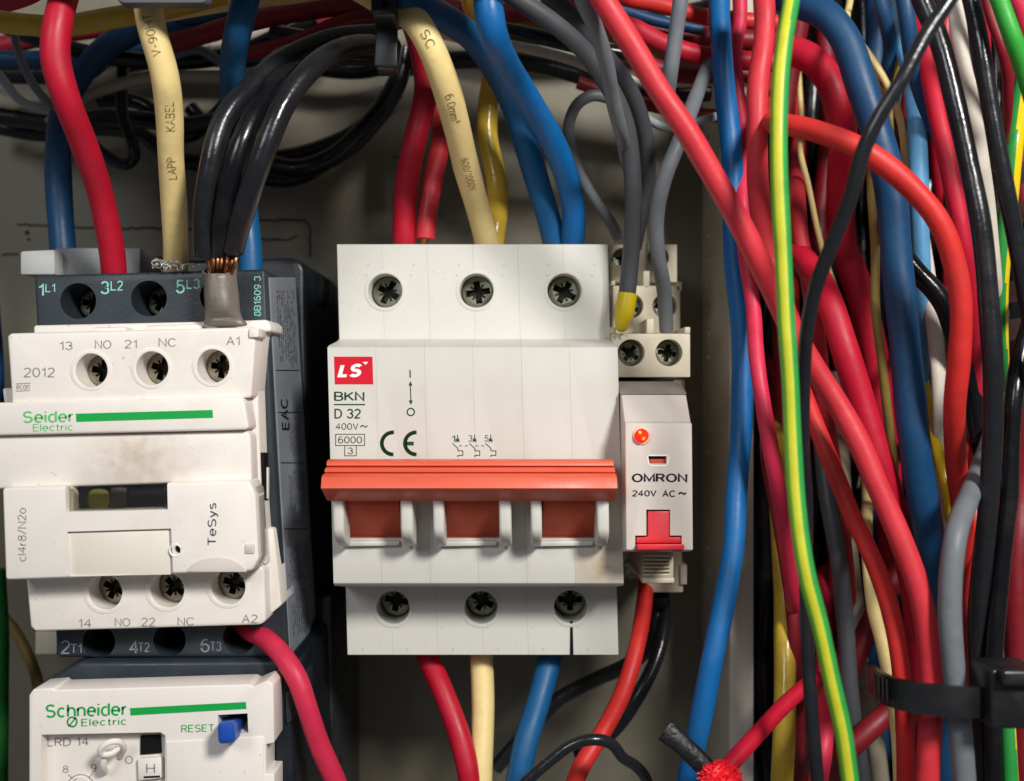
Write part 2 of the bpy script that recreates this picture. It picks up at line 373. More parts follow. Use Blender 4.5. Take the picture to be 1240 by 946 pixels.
def frames(pts):
    T = [(pts[min(i+1, len(pts)-1)] - pts[max(i-1, 0)]).normalized() for i in range(len(pts))]
    n = Vector((0, -1, 0)); n = (n - T[0]*n.dot(T[0])).normalized() if abs(T[0].y) < .98 else Vector((1, 0, 0))
    fr = []
    for t in T:
        n = (n - t*n.dot(t)).normalized(); fr.append((t, n, t.cross(n)))
    return fr
def tube_bm(pts, r, sides=18, cap=True, bm=None, stripe=None, taper=None, hollow=False, rng=None, squash=0.0):
    bm = bm or bmesh.new(); fr = frames(pts); rings = []
    rng = rng or random
    ph = rng.uniform(0, 6)
    for i, (p, (t, n, b)) in enumerate(zip(pts, fr)):
        rr = r * (1 + 0.018*math.sin(i*0.33+ph) + 0.012*math.sin(i*0.13+ph*2)) * (taper(i/(len(pts)-1)) if taper else 1)
        rings.append([bm.verts.new(p + n*(rr*(1-squash)*math.cos(2*math.pi*k/sides)) + b*(rr*math.sin(2*math.pi*k/sides))) for k in range(sides)])
    for i in range(len(rings)-1):
        for k in range(sides):
            f = bm.faces.new((rings[i][k], rings[i][(k+1) % sides], rings[i+1][(k+1) % sides], rings[i+1][k]))
            if stripe: f.material_index = stripe(i, k, sides)
    if cap:
        for e, rg in ((0, rings[0]), (1, rings[-1])):
            q = rg if e else rg[::-1]
            res = bmesh.ops.create_vert if False else None
            c = sum((v.co for v in q), Vector()) / sides
            inner = [bm.verts.new(c + (v.co-c)*0.82 + (fr[-1][0] if e else -fr[0][0])*r*0.10) for v in q]
            for k in range(sides): bm.faces.new((q[k], q[(k+1) % sides], inner[(k+1) % sides], inner[k]))
            bm.faces.new(inner)
    bmesh.ops.recalc_face_normals(bm, faces=bm.faces)
    return bm
WIRES = {}
def wire(name, color, pts, w, label, group=None, parent=None, cat='wire', sides=20, stripe=None, key=None, mats=None, kind=None, taper=None, squash=0.0, step=1.0, rref=None):
    """pts: (px, py, depth); w: width in photo pixels at the mean depth"""
    P = spline([W(*p) for p in pts], step)
    dm = rref if rref is not None else sorted(p[2] for p in pts)[len(pts)//2]
    r = w / 2 * (CAMD - dm) / FPX
    rng = random.Random(label or name)
    bm = tube_bm(P, r, sides, stripe=stripe, rng=rng, taper=taper, squash=squash)
    o = mk(name, bm, mats or wm(color), parent, origin=(W(*pts[-1]) if parent is None else None), angle=60)
    if parent is None: props(o, label, cat, group, kind)
    elif label: o['label'] = label
    if key: WIRES[key] = (P, r, o)
    return o
def wire_text(key, s, frac0, height_px, m, angle=0.0, rev=False, bold=0.0):
    """print wrapped round a wire, starting at fraction frac0 of its length, facing the viewer"""
    P, r, o = WIRES[key]
    if rev: P = P[::-1]
    T = [(P[min(i+1, len(P)-1)] - P[max(i-1, 0)]).normalized() for i in range(len(P))]
    L = [0]
    for a, b in zip(P[:-1], P[1:]): L.append(L[-1] + (b-a).length)
    vs, fs, asp = glyphs(s, bold, 1.15)
    h = height_px * 0.15; wlen = h * asp; s0 = frac0 * L[-1]
    bm = bmesh.new(); bv = []
    for u, v in vs:
        ss = s0 + u * wlen; i = 0
        while i < len(L) - 2 and L[i+1] < ss: i += 1
        f = (ss - L[i]) / max(1e-6, L[i+1]-L[i]); p = P[i].lerp(P[i+1], f); t = T[i].lerp(T[i+1], f).normalized()
        n = Vector((0, -1, 0)); n = (n - t*n.dot(t)).normalized(); b = n.cross(t)
        if b.length == 0: continue
        a = angle + (v - 0.5) * h / r
        bv.append(bm.verts.new(p + (n*math.cos(a) + b*math.sin(a)) * (r*1.035 + 0.03)))
    for f in fs:
        try: bm.faces.new([bv[i] for i in f])
        except ValueError: pass
    mk('lettering', bm, m, o, smooth=False)

# ------------------------------------------------------------------ screws
def screw_mesh(name, m, variant=0):
    bm = cyl(CX, CY, 0, -0.6, 1, 28)     # placeholder circle, rebuilt below in unit size
    bm.free(); bm = bmesh.new(); n = 30
    f = [Vector((math.cos(2*math.pi*i/n), 0, math.sin(2*math.pi*i/n))) for i in range(n)]
    bm = bev(slab(f, [v + Vector((0, .7, 0)) for v in f]), 0.10, 2, 60)
    def bar(wd, ln, dp, ang):
        q = [Vector((-ln, -.1, -wd)), Vector((ln, -.1, -wd)), Vector((ln, -.1, wd)), Vector((-ln, -.1, wd))]
        k = Matrix.Rotation(R(ang), 3, 'Y'); q = [k @ v for v in q]
        return slab(q, [Vector((v.x*0.72, dp, v.z*0.72)) for v in q])
    bm = cut(bm, bar(.21, .74 if variant == 0 else .80, .5, 0)); bm = cut(bm, bar(.21, .74, .5, 90))
    bm = cut(bm, bar(.07, .66, .14, 45)); bm = cut(bm, bar(.07, .66, .14, 135))
    me = bpy.data.meshes.new(name); bm.to_mesh(me); bm.free(); me.materials.append(m); me.materials.append(mat('shaded_recess_metal', '#35332a', .4, .5, metal=.8, bump=.3, bscale=1500, dirt=.6, dirtcol='#0c0b08', dscale=700))
    for p in me.polygons:
        p.use_smooth = True
        if p.center.y > 0.03 and math.hypot(p.center.x, p.center.z) < .8 and p.center.y < .6: p.material_index = 1  # faces inside the cross take a darker metal for its shade
    me.set_sharp_from_angle(angle=R(30))
    return me
mat('x_unused', '#000000') if False else None
SCR = {0: screw_mesh('screw', metal, 0), 1: screw_mesh('screw', metald, 1)}
def screw(parent, X, Z, d, r, ang, var=0):
    o = bpy.data.objects.new('screw', SCR[var]); C.objects.link(o); o.parent = parent
    o.location = Vector((X, -d, Z)) * S - world_off(parent)
    o.rotation_euler = (R(random.uniform(-5, 5)), R(ang), R(random.uniform(-5, 5))); o.scale = (r*S,)*3
    return o
def ring_wall(parent, px, py, df, db, rpx, m, name='screw_well', wall=0.12):
    """the moulded ring seen round a screw hole"""
    bm = bmesh.new(); n = 36; c = W(px, py, df); r = rpx*(CAMD-df)/FPX
    prof = [(r*1.22, df-0.05), (r*1.22, df+0.10), (r*1.17, df+0.14), (r*1.02, df+0.12), (r, df-0.1), (r*0.97, db)]
    rings = [[bm.verts.new((c.x+q*math.cos(2*math.pi*i/n), -d, c.z+q*math.sin(2*math.pi*i/n))) for i in range(n)] for q, d in prof]
    for a, b in zip(rings[:-1], rings[1:]):
        for i in range(n): bm.faces.new((a[i], a[(i+1) % n], b[(i+1) % n], b[i]))
    return mk(name, bm, m, parent)

# ================================================================== SETTING
bm = slab([W(-900, -700, 0), W(2200, -700, 0), W(2200, 1700, 0), W(-900, 1700, 0)], [v + Vector((0, 2, 0)) for v in [W(-900, -700, 0), W(2200, -700, 0), W(2200, 1700, 0), W(-900, 1700, 0)]])
panel = mk('back_panel', bm, panelm); props(panel, kind='structure')
grime = mat('brown_glue_residue', '#3d3426', 0.8, 0.2, bump=0.3, var=0.3, vscale=300)
rng = random.Random(3)
def wob(ln, a=1.2, n=5):
    out = []
    for (x0, y0), (x1, y1) in zip(ln[:-1], ln[1:]):
        k = max(2, int(math.hypot(x1-x0, y1-y0)/n))
        for i in range(k): out.append((x0+(x1-x0)*i/k + rng.uniform(-a, a), y0+(y1-y0)*i/k + rng.uniform(-a, a)))
    out.append(ln[-1]); return out
L1 = [wob([(22, 272), (60, 274), (120, 276), (235, 277)]), wob([(310, 268), (345, 266), (370, 267), (376, 280), (375, 312)]), wob([(312, 290), (350, 291), (360, 286)]), wob([(2, 309), (22, 308)])]
strokes(L1, 2.4, 0, grime, panel, 'glue_residue', 0.1)
flat([arc(33, 282, 3, 0, 360, 10)[:-1], arc(35, 290, 2, 0, 360, 8)[:-1], arc(480, 190, 5, 0, 360, 8, 1)[:-1]], 0, grime, panel, 'paint_chip', 0.12)

# DIN rail, seen at the contactor's left corner as the pale end stop
endstop = empty('end_stop', W(60, 320, 40), 'pale grey plastic end block behind the red cable above the upper contactor', 'end block')
mk('clamp_block', prism([(24, 304), (66, 302), (66, 333), (24, 333)], 62, 20, 0.5), mat('pale_grey_plastic', '#b9bab8', .5, .4, dirt=.15), endstop)
mk('clamp_block', prism([(66, 300), (170, 300), (170, 334), (66, 334)], 58, 20, 0.5), mat('mid_grey_plastic', '#8b8d8e', .5, .4, dirt=.15), endstop)  # same block, coloured darker for the shade of the wires
lowend = mk('mounting_bracket', prism([(42, 764), (69, 765), (69, 793), (42, 793)], 52, 2, 0.4), beige)
props(lowend, 'small beige bracket corner left of the 2T1 terminal on the contactor', 'bracket')

# horizontal trunking above the picture, its lower lip just enters the frame; the unseen covers are thin plates shaped to shade the wires
topd = empty('cable_trunking', W(400, -60, 0), 'grey horizontal cable trunking along the top edge of the photo', 'cable trunking')
mk('trunking_shade_cover', prism([(-300, -260), (640, -260), (640, -14), (-300, -14)], 98, 95.5, 0.8), mat('mid_grey_plastic', '#8b8d8e', .5, .4), topd)
mk('trunking_shade_cover', prism([(642, -260), (846, -260), (846, -14), (642, -14)], 86, 84, 0.8), mat('mid_grey_plastic', '#8b8d8e', .5, .4), topd)
mk('trunking_lip', prism(rrect(140, -30, 252, 4, 10), 101, 98.1, 0.6), mat('lip_grey_plastic', '#606162', .5, .4), topd)

# vertical trunking on the right: left wall with slots and a lip turned to the front, right wall with teeth
vd = empty('cable_trunking', W(880, 473, 0), 'beige slotted vertical cable trunking right of the relay holding the big wire bundle', 'cable trunking')
XL = 48.9
wl = slab([Vector((XL, -33, -95)), Vector((XL+1.4, -33, -95)), Vector((XL+1.4, -33, 95)), Vector((XL, -33, 95))],
          [Vector((XL, -.2, -95)), Vector((XL+1.4, -.2, -95)), Vector((XL+1.4, -.2, 95)), Vector((XL, -.2, 95))])
sl = bmesh.new()
for k in range(-14, 15):
    z0 = -4 + k*6.0
    if -80 < z0 < 80:
        q = [Vector((XL-2, -10.5, z0)), Vector((XL-2, -6.5, z0)), Vector((XL-2, -6.5, z0+1.6)), Vector((XL-2, -10.5, z0+1.6))]
        slab(q, [v+Vector((5, 0, 0)) for v in q], sl)
wl = cut(wl, sl)
mk('slotted_wall', wl, ductm, vd)
lip = slab([Vector((XL+.02, -34.4, -95)), Vector((XL+5.4, -34.4, -95)), Vector((XL+5.4, -34.4, 95)), Vector((XL+.02, -34.4, 95))],
           [Vector((XL+.02, -33.05, -95)), Vector((XL+5.4, -33.05, -95)), Vector((XL+5.4, -33.05, 95)), Vector((XL+.02, -33.05, 95))])
mk('front_lip', bev(lip, .3), ductm, vd)
XR = 116.0
mk('floor_strip', prism([(849+3, -300), (849+340, -300), (849+340, 1300), (849+3, 1300)], 1.2, 0.1, 0), mat('shaded_trunking_plastic', '#2a2724', .6, .3), vd)  # floor coloured dark for the unlit depth of the trunking
for k in range(-9, 10):
    z0 = k*8.9 + 3
    q = [Vector((XR, -2, z0)), Vector((XR, -46, z0)), Vector((XR, -50, z0+1)), Vector((XR, -50, z0+3.6)), Vector((XR, -46, z0+4.6)), Vector((XR, -2, z0+4.6))]
    mk('wall_tooth', bev(slab(q, [v+Vector((1.6, 0, 0)) for v in q]), .25), ductm, vd)

# ================================================================== CIRCUIT BREAKER
brk = empty('circuit_breaker', W(575, 560, 0), 'white three pole circuit breaker with a full width orange toggle bar', 'circuit breaker')
SH = 0.026
XB = [-34.3, -25.3, -16.2, -7.15, 1.9, 10.9, 19.95]
prof = [(296, 60), (410.5, 60), (413.5, 63), (418.5, 72.5), (421, 74), (706, 74), (709.5, 73), (710.5, 60), (793, 60), (724, 3), (334, 3)]
TOPH = [(466.5, 352), (577, 352), (683.5, 352)]; BOTH = [(476, 736), (582.5, 736), (691, 735)]
WIN = [(415, 486), (535, 604), (652, 721)]
for i in range(6):
    g = 0.006
    bm = profile(prof, XB[i] + g, XB[i+1] - g, SH, 0.035, 1)
    cs = bmesh.new()
    for (x, y) in TOPH: cs = merge(cs, cyl(x, y, 61, 50, 21.5))
    for (x, y) in BOTH: cs = merge(cs, cyl(x, y, 61, 50, 21))
    for (a, b) in WIN: cs = merge(cs, prism([(a, 575), (b, 575), (b+1, 654), (a+1, 654)], 76, 62, 0))
    bm = cut(bm, cs)
    mk('housing_module', bm, white if i < 5 else whites, brk, angle=28)
for k, (x, y) in enumerate(TOPH):
    ring_wall(brk, x, y, 60, 51, 20.5, white, 'screw_well')
    screw(brk, Xof(x+1, 60), Zof(y, 60), 56.0, 3.25, (-62, -8, 28)[k], 1)
for k, (x, y) in enumerate(BOTH):
    ring_wall(brk, x, y, 60, 51, 20, white, 'screw_well')
    screw(brk, Xof(x+1, 60), Zof(y-3, 60), 54.8, 3.2, (10, 28, 0)[k], 1)
for (x, y) in TOPH + BOTH: mk('well_shade_disc', cyl(x, y, 50.6, 50.1, 21), hole_m, brk)  # black discs paint the shade at the bottom of the wells
mk('housing_crack', prism([(690.5, 752), (693.5, 752), (694.5, 792.7), (690, 792.7)], 60.08, 59.9, 0), hole_m, brk)
# toggle: bar, three arms, guards
tb = profile([(556, 77), (556.5, 80.5), (559, 81.8), (564, 82.2), (565.4, 81.4), (567, 83.6), (571.5, 84.4), (573, 83.8), (575, 86.3), (578, 87.2), (591.5, 88.2), (606.5, 82.5), (607, 77)], -33.6, 17.9, SH*1.0, 0.18, 2)
toggle = mk('toggle_bar', tb, orange, brk, angle=25)
for (a, b) in WIN:
    pr = []
    for i in range(9):
        t = i/8; pr.append((602 + 52*t, 80.5 - 9.5*t**1.7))
    z = [(602, 68)] + pr + [(652, 66)]
    xl, xr = Xof(a+2.5, 76), Xof(b-2, 76)
    mk('toggle_arm', profile(z, xl, xr, SH*.6, 0.2), arm_m, brk, angle=25)
    for (gx0, gx1) in ((a-12, a+1.5), (b-2, b+13)):
        pr = [(600, 74.5), (600, 82.5)] + [(640 + 22*math.sin(R(q)), 75 + 7.5*math.cos(R(q))) for q in range(0, 91, 15)]
        mk('toggle_guard', profile(pr, Xof(gx0, 80), Xof(gx1, 80), SH*.6, 0.6, 3), white, brk)
    mk('window_lip', prism([(a+1, 655), (b-2, 655), (b-3, 661), (a+1, 662)], 75.2, 73.5, 0.25), white, brk)
D = 74.0
flat([[(404.5, 432), (451, 432), (452, 465.5), (405.5, 465.5)]], D, redp, brk, 'logo_plate', 0.05)
txt(brk, 'LS', 408.5, 440.5, 436, 457, D, whitep, bold=0.075, ital=0.28, lift=0.10, space=0.92)
flat([[(439, 438.5), (446, 438.5), (442.6, 441.8)]], D, whitep, brk, 'logo_mark', 0.10)
txt(brk, 'BKN', 404.5, 473.5, 441.5, 486.5, D, printg, bold=0.022)
strokes([[(404.5, 490), (442, 490)]], 1.6, D, printg, brk, 'underline')
txt(brk, 'D 32', 405, 495, 437, 507, D, printg, bold=0.02)
txt(brk, '400V', 406, 512, 434, 521, D, printg)
txt(brk, '~', 436, 514.5, 445.5, 518, D, printg)
strokes([[(406.5, 526), (441.5, 526), (441.5, 539.6), (406.5, 539.6), (406.5, 526)], [(417.5, 539.6), (417.5, 552), (431.5, 552), (431.5, 539.6)]], 0.9, D, printg, brk, 'printed_box')
txt(brk, '6000', 409.5, 528.5, 438.5, 537, D, printg)
txt(brk, '3', 421, 542, 427.5, 550, D, printg)
strokes([arc(476, 537, 13.6, 90, 270, 20, 13.4), [(476, 523.6), (476.5, 523.6)]], 4.6, D, printg, brk, 'ce_mark')
strokes([arc(504, 537, 13.6, 90, 270, 20, 13.4), [(492, 537.2), (500.5, 537.2)]], 4.6, D, printg, brk, 'ce_mark')
strokes([[(496.5, 448), (496.8, 457.5)], arc(497.5, 499, 4.4, 0, 360, 20)], 1.5, D, printg, brk, 'printed_symbol')
strokes([[(497, 466), (497.6, 486)]], 1.2, D, printg, brk, 'arrow')
flat([[(497, 461.5), (499.5, 467), (494.7, 467)], [(497.6, 490.5), (495, 485), (500, 485)]], D, printg, brk, 'arrow_head')
for k, x in enumerate((547, 567.5, 587)):
    txt(brk, '135'[k], x, 527, x+4.5, 535, D, printg)
    strokes([[(x+7.2, 526.5), (x+7.2, 533)], [(x+5.2, 535.5), (x+9.2, 531)], [(x+5.2, 531), (x+9.2, 535.5)], [(x+5, 533.3), (x+9.5, 533.3)],
             [(x+1, 537), (x+7.5, 543), (x+7.5, 546), (x+13.5, 546), (x+13.5, 551.5), (x+7.5, 551.5), (x+7.5, 553.5)]], 1.0, D, printg, brk, 'switch_symbol')
strokes([[(556, 540), (559.5, 540)], [(563, 540), (566.5, 540)], [(576, 540), (579.5, 540)], [(583, 540), (586.5, 540)]], 0.9, D, printg, brk, 'dashed_link')

# ================================================================== CONTACTOR
con = empty('contactor', W(170, 560, 0), 'white and slate contactor marked 1L1 3L2 5L3 with a clear front cover', 'contactor')
holes_t = [(92, 364, 22), (178, 361, 22), (262, 358, 22)]
holes_b = [(117, 779, 20), (203, 777, 20), (288, 774, 20)]
base = prism([(40, 333), (322, 325.5), (333, 560), (346, 797), (68, 797), (52, 560)], 75, 44.05, 0.9, 3)
cs = bmesh.new()
for (x, y, r) in holes_t + holes_b: cs = merge(cs, cyl(x, y, 76, 57, r, 36, 0.9))
mk('base_housing', cut(base, cs), dark, con, angle=28)
mk('rear_housing', prism([(70, 330), (74, 318), (352, 312), (364, 316), (369, 326), (372, 560), (384, 720), (372, 790), (100, 800), (84, 560)], 44, 2, 1.2, 3), darker, con)
mk('side_recess', prism(rrect(376, 332, 392, 372, 7), 28, 20, .3), hole_m, con)
for k, (x, y, r) in enumerate(holes_t[:2]):
    screw(con, Xof(x, 75)+0.2, Zof(y, 75), 67, 2.9, 12+20*k, 1)
Xs = lambda z: -45.72 + (22-z)*0.0495
def side_pt(py, d, off=0.0):
    z = Zof(py, d); return Vector((Xs(z) + off, -d, z))
def side_quad(y0, y1, d0, d1, off, n=1): return [side_pt(y0, d0, off), side_pt(y0, d1, off), side_pt(y1, d1, off), side_pt(y1, d0, off)]
# side label with unreadable small print
q = [(336, 73.2), (336, 49.5), (742, 46), (786, 58), (800, 71.5)]
bm = slab([side_pt(y, d, 0.25) for y, d in q], [side_pt(y, d, -.3) for y, d in q])
stick = mk('rating_sticker', bm, stickm, con, smooth=False)
bm = bmesh.new(); rr = random.Random(11)
def sq(y0, y1, d0, d1):
    vs = [bm.verts.new(side_pt(y, d, 0.30)) for y, d in ((y0, d0), (y0, d1), (y1, d1), (y1, d0))]; bm.faces.new(vs)
for (ya, yb, da, db) in ((352, 440, 52, 68), (505, 548, 52, 62), (570, 630, 51, 66), (655, 700, 52, 70), (712, 765, 54, 68)):
    d = da
    while d < db:
        y = ya
        while y < yb:
            l = rr.uniform(2.5, 9)
            if rr.random() < .82:
                yy = y
                while yy < y + l:
                    sq(yy, yy+0.9, d + rr.uniform(0, .35), d + rr.uniform(.7, 1.15)); yy += 1.7
            y += l + 2.4
        d += 1.9
for y in (448, 505-6, 560, 640): sq(y, y+1.2, 50, 72)
for d in (50.5, 60): sq(655, 700, d, d+.3)
mk('small_print', bm, printblack, stick, smooth=False)
vs, fs, asp = glyphs('EAC', 0.03, 1)
bm = bmesh.new(); bv = [bm.verts.new(side_pt(521 - u*38, 63 + v*7, .31)) for u, v in vs]
for f in fs: bm.faces.new([bv[i] for i in f])
mk('lettering', bm, printblack, stick, smooth=False)
# printing on the slate strip
txt(con, '1', 47, 343, 53.5, 358, 75, printteal, bold=.01); txt(con, 'L1', 55, 343, 67, 354, 75, printteal, bold=.01)
txt(con, '3', 122, 340.5, 132.5, 356.5, 75, printteal, bold=.01); txt(con, 'L2', 134, 340, 149, 352, 75, printteal, bold=.01)
txt(con, '5', 213, 339, 224, 355.5, 75, printteal, bold=.01); txt(con, 'L3', 226, 338, 242, 350, 75, printteal, bold=.01)
txt(con, '8B1609 3', 307, 334.5, 316, 383, 75, printteal, rot=90, bold=.015)
for s, x in (('2', 74), ('4', 156), ('6', 243)):
    txt(con, s, x, 775.5-(x-74)*.012, x+11, 792-(x-74)*.012, 75, printdim, bold=.005)
for s, x in (('T1', 86), ('T2', 168), ('T3', 255)): txt(con, s, x, 779-(x-86)*.012, x+13, 790.5-(x-86)*.012, 75, printdim, bold=.005)
# upper auxiliary terminal block
ub = prism([(8, 406), (14, 403.5), (309, 396), (310, 400), (304, 482), (14, 490)], 85, 70, 0.55, 3)
HU = [(113, 448.5), (186.5, 446), (260.5, 443.5)]
cs = bmesh.new()
for (x, y) in HU: cs = merge(cs, cyl(x-3, y, 86, 75, 21.3, 36))
mk('upper_terminal_block', cut(ub, cs), cream, con, angle=28)
for k, (x, y) in enumerate(HU):
    ring_wall(con, x-3, y, 85, 75.5, 20.3, cream, 'screw_well')
    screw(con, Xof(x-3, 85)+0.25, Zof(y, 85), 79.8, 2.95, (10, 18, 8)[k], 0)
mk('terminal_ledge', prism([(40, 394), (290, 388.5), (322, 387), (327, 392), (328, 402), (40, 410)], 78.5, 68, 0.5, 3), cream, con)
mk('side_shell', prism([(2, 470), (312, 470), (316, 590), (323, 684), (30, 690)], 80.5, 66, 0.5, 3), cream, con)
mk('terminal_bridge', prism([(112, 396.5), (150, 395.5), (158, 404), (110, 405)], 83, 77, 0.4), cream, con)
mk('terminal_bridge', prism([(176, 394.5), (240, 392.5), (244, 402), (176, 404)], 83, 77, 0.4), cream, con)
mk('corner_latch', prism(rrect(301, 397, 313, 409, 2.5), 85.6, 80, 0.3), cream, con)
# side slot
bm = bmesh.new()
def sidebox(x, y0, y1, d0, d1, m, nm, th=0.5):
    q = [(y0, d0), (y0, d1), (y1, d1), (y1, d0)]
    f = [Vector((x, -d, Zof(y, d))) for y, d in q]
    return mk(nm, bev(slab(f, [v + Vector((-th, 0, 0)) for v in f]), .08), m, con)
sidebox(Xof(316, 80.5)+.35, 548, 606, 80.0, 76.2, hole_m, 'side_slot', 1.2)
sidebox(Xof(316, 80.5)+.6, 566, 604, 77.6, 76.4, cream, 'slot_latch', 1.0)
bm.free()
# name strip and body of the front
mk('name_strip', prism([(-14, 488), (290, 480.5), (296, 486), (301, 519), (296, 521), (-14, 528)], 86.5, 79, 0.5, 3), cream, con)
mk('front_body', prism([(-14, 528.5), (298, 521.5), (303, 528), (305, 582), (-14, 593)], 85.2, 79, 0.5, 3), creams, con)
txt(con, 'Seider', 28, 498, 89, 512.5, 86.5, greenl, bold=.02, slant=-.02)
txt(con, 'Electric', 40, 513.5, 88, 522.5, 86.5, greenl, slant=-.02, bold=.0)
flat([[(92, 501), (257.5, 496.5), (258, 506), (92.5, 511)]], 86.5, green, con, 'green_bar')
# front cover with window and label recess
cover = prism([(2, 591), (302, 582), (309, 600), (313, 678), (305, 692), (6, 703)], 88, 81, 0.6, 3)
cs = merge(prism([(76, 588.5), (200, 585), (201, 618), (77, 621)], 89, 82.3, 0), cyl(213.5, 666.5, 89, 83, 5.0, 24))
cover = cut(cover, cs)
cover = cut(cover, prism([(78, 645), (205, 641), (207.5, 697), (82, 699.5)], 89, 87.1, 0))
print('cover', len(cover.verts))
mk('front_cover', cover, cream, con, angle=28)
mk('window_back', prism([(70, 583), (207, 580), (207, 627), (70, 630)], 82.9, 81.5, 0), darker, con)
mk('yellow_indicator', prism(rrect(106, 591, 133, 618, 11), 83.6, 82.9, .3), yellamp, con)
mk('window_pane', prism([(77, 589.5), (199, 586), (200, 617), (78, 620)], 86.6, 86.2, 0), mat('clear_window_plastic', '#e8e4dc', .08, .5, bump=0, var=0, trans=1.0), con)
mk('window_jamb', prism([(79, 590), (88, 590), (89, 621), (80, 621)], 85.6, 82.9, .2), labelm, con)
mk('window_panel', prism([(134, 590), (153, 590), (153, 620), (134, 620)], 84, 82.9, .2), mat('smoky_plastic', '#33322f', .35, .5), con)
mk('label_insert', prism([(79, 646.3), (204, 642.5), (206.5, 696), (83, 698.7)], 87.6, 87.0, .1), labelm, con)
ring_wall(con, 212.5, 666.5, 88, 84, 6.4, whitep, 'indicator_ring')
mk('indicator_bore', cyl(213.3, 666.5, 87.2, 86.9, 4.4), hole_m, con)
mk('cover_scallop', prism(arc(262, 696, 37, 188, 352, 18, 21), 88.25, 87.5, .2), relaym, con)
mk('clear_edge', prism([(297, 586), (311, 590), (316, 676), (311, 690), (300, 692)], 86.5, 80.6, 0.8, 3), glassm, con)
mk('corner_clip', prism(rrect(296, 659, 308, 671, 2), 88.3, 86, .3), relaym, con)
txt(con, 'TeSys', 251.5, 609, 264.5, 660, 88, printblue, rot=90, bold=.008)
# the worn, half legible code at the left of the cover
txt(con, 'c|4r8/N2o', 21, 615, 32.5, 680, 88, printgrey, rot=90)
# lower terminal block
lb = prism([(30, 690), (312, 680), (320, 690), (322, 752), (316, 757), (42, 765), (36, 760)], 81.5, 64, 0.6, 3)
HL = [(128, 717.5), (203, 715), (277, 711)]
cs = bmesh.new()
for (x, y) in HL: cs = merge(cs, cyl(x-1, y, 82.5, 75.4, 22, 36))
mk('lower_terminal_block', cut(lb, cs), cream, con, angle=28)
for k, (x, y) in enumerate(HL):
    ring_wall(con, x-1, y, 81.5, 75.6, 21, cream, 'screw_well')
    screw(con, Xof(x-1, 81.5)+0.1, Zof(y, 81.5), 77.2, 2.95, (25, 40, 15)[k], 0)
mk('lower_side_step', prism([(310, 640), (331, 640), (337, 690), (341, 733), (328, 744), (316, 750)], 77.2, 66, .4), cream, con)
for s, x0, y0, x1, y1 in (('13', 72.5, 413, 88, 424), ('NO', 115, 411.5, 135, 423), ('21', 151, 411, 166, 422), ('NC', 192, 409, 213, 420.5), ('A1', 274, 407, 290.5, 418)):
    txt(con, s, x0, y0, x1, y1, 85, printgrey)
for s, x0, y0, x1, y1 in (('14', 95, 749, 110.5, 759.5), ('NO', 139, 748, 158, 759), ('22', 171.5, 748, 188, 758.5), ('NC', 215, 747, 235, 758), ('A2', 293, 743.5, 312, 754.5)):
    txt(con, s, x0, y0, x1, y1, 81.5, printgrey, bold=.003)
txt(con, '2012', 29, 444.5, 66.5, 457, 85, printgrey)
txt(con, 'econ', 20, 466, 36, 472, 85, printgrey, bold=.01)
strokes([[(19, 465), (37, 464)], [(19, 474), (36, 473)]], .9, 85, printgrey, con, 'printed_lines')

# ================================================================== OVERLOAD RELAY
olr = empty('overload_relay', W(190, 960, 0), 'cream overload relay with a blue reset button below the contactor', 'overload relay')
mk('dark_body', prism([(40, 833), (96, 802), (340, 800), (352, 830), (352, 1100), (40, 1100)], 77, 2, 0.8, 3), dark, olr)
mk('top_sticker', prism([(90, 825), (215, 820), (217, 832), (88, 836)], 77.25, 77.0, 0), stickm, olr)
txt(olr, 'TU 15.50', 96, 822, 128, 831, 77.3, printdim)
mk('side_housing', prism([(330, 812), (340, 806), (352, 812), (362, 1100), (330, 1100)], 80, 30, 0.8, 3), darker, olr)
bm = bmesh.new()
fc = prism([(35, 842), (40, 835), (64, 833), (66, 836), (300, 829), (306, 832), (312, 829), (324, 824), (331, 830), (332, 900), (322, 902), (322, 938), (332, 938), (333, 1060), (35, 1060)], 87, 80, 0.7, 3)
cs = merge(prism([(47, 892), (192, 889), (198, 893), (198, 1050), (47, 1050)], 88, 84.5, 0), prism([(262, 868), (298, 866), (299, 890), (262, 892)], 88, 80, 0))
fc = cut(fc, cs)
mk('front_cover', fc, cream, olr, angle=28)
mk('blank_panel', prism([(201, 899), (319, 892.5), (320, 1050), (203, 1050)], 87.25, 86.5, 0.15), cream, olr)
btn = prism([(263, 875), (286, 872), (298, 868), (298, 884), (286, 898), (284, 901), (264, 902.5), (262, 899)], 90, 80, 0.5, 3)
btn = slab([W(263, 876, 93), W(283, 874, 93), W(285, 900, 93), W(264, 902, 93)], [W(268, 870, 80), W(298, 867, 80), W(298, 887, 80), W(268, 890, 80)])
mk('reset_button', bev(btn, .7, 3), bluebtn, olr)
txt(olr, 'Schneider', 55.5, 853, 153.5, 869.5, 87, green, bold=.02, slant=-.03)
txt(olr, 'Electric', 98.5, 870.5, 153, 879.5, 87, green, bold=.008, slant=-.03, space=1.1)
strokes([arc(88, 874, 5.2, -60, 140, 12, 6.0), arc(87, 874.5, 5.2, 120, 320, 12, 6.0), [(84, 879), (92, 869)]], 1.9, 87, green, olr, 'logo_mark')
flat([[(157.5, 857.5), (298, 850), (298.5, 858.5), (158, 866.5)]], 87, green, olr, 'green_bar')
txt(olr, 'RESET', 219.5, 878, 259, 887, 87, green, slant=-.03, bold=.006)
txt(olr, 'LRD 14', 57, 893, 107, 904, 84.5, printgrey, bold=.012, slant=-.02)
txt(olr, 'O', 151.5, 915, 161, 925, 84.5, printgrey)
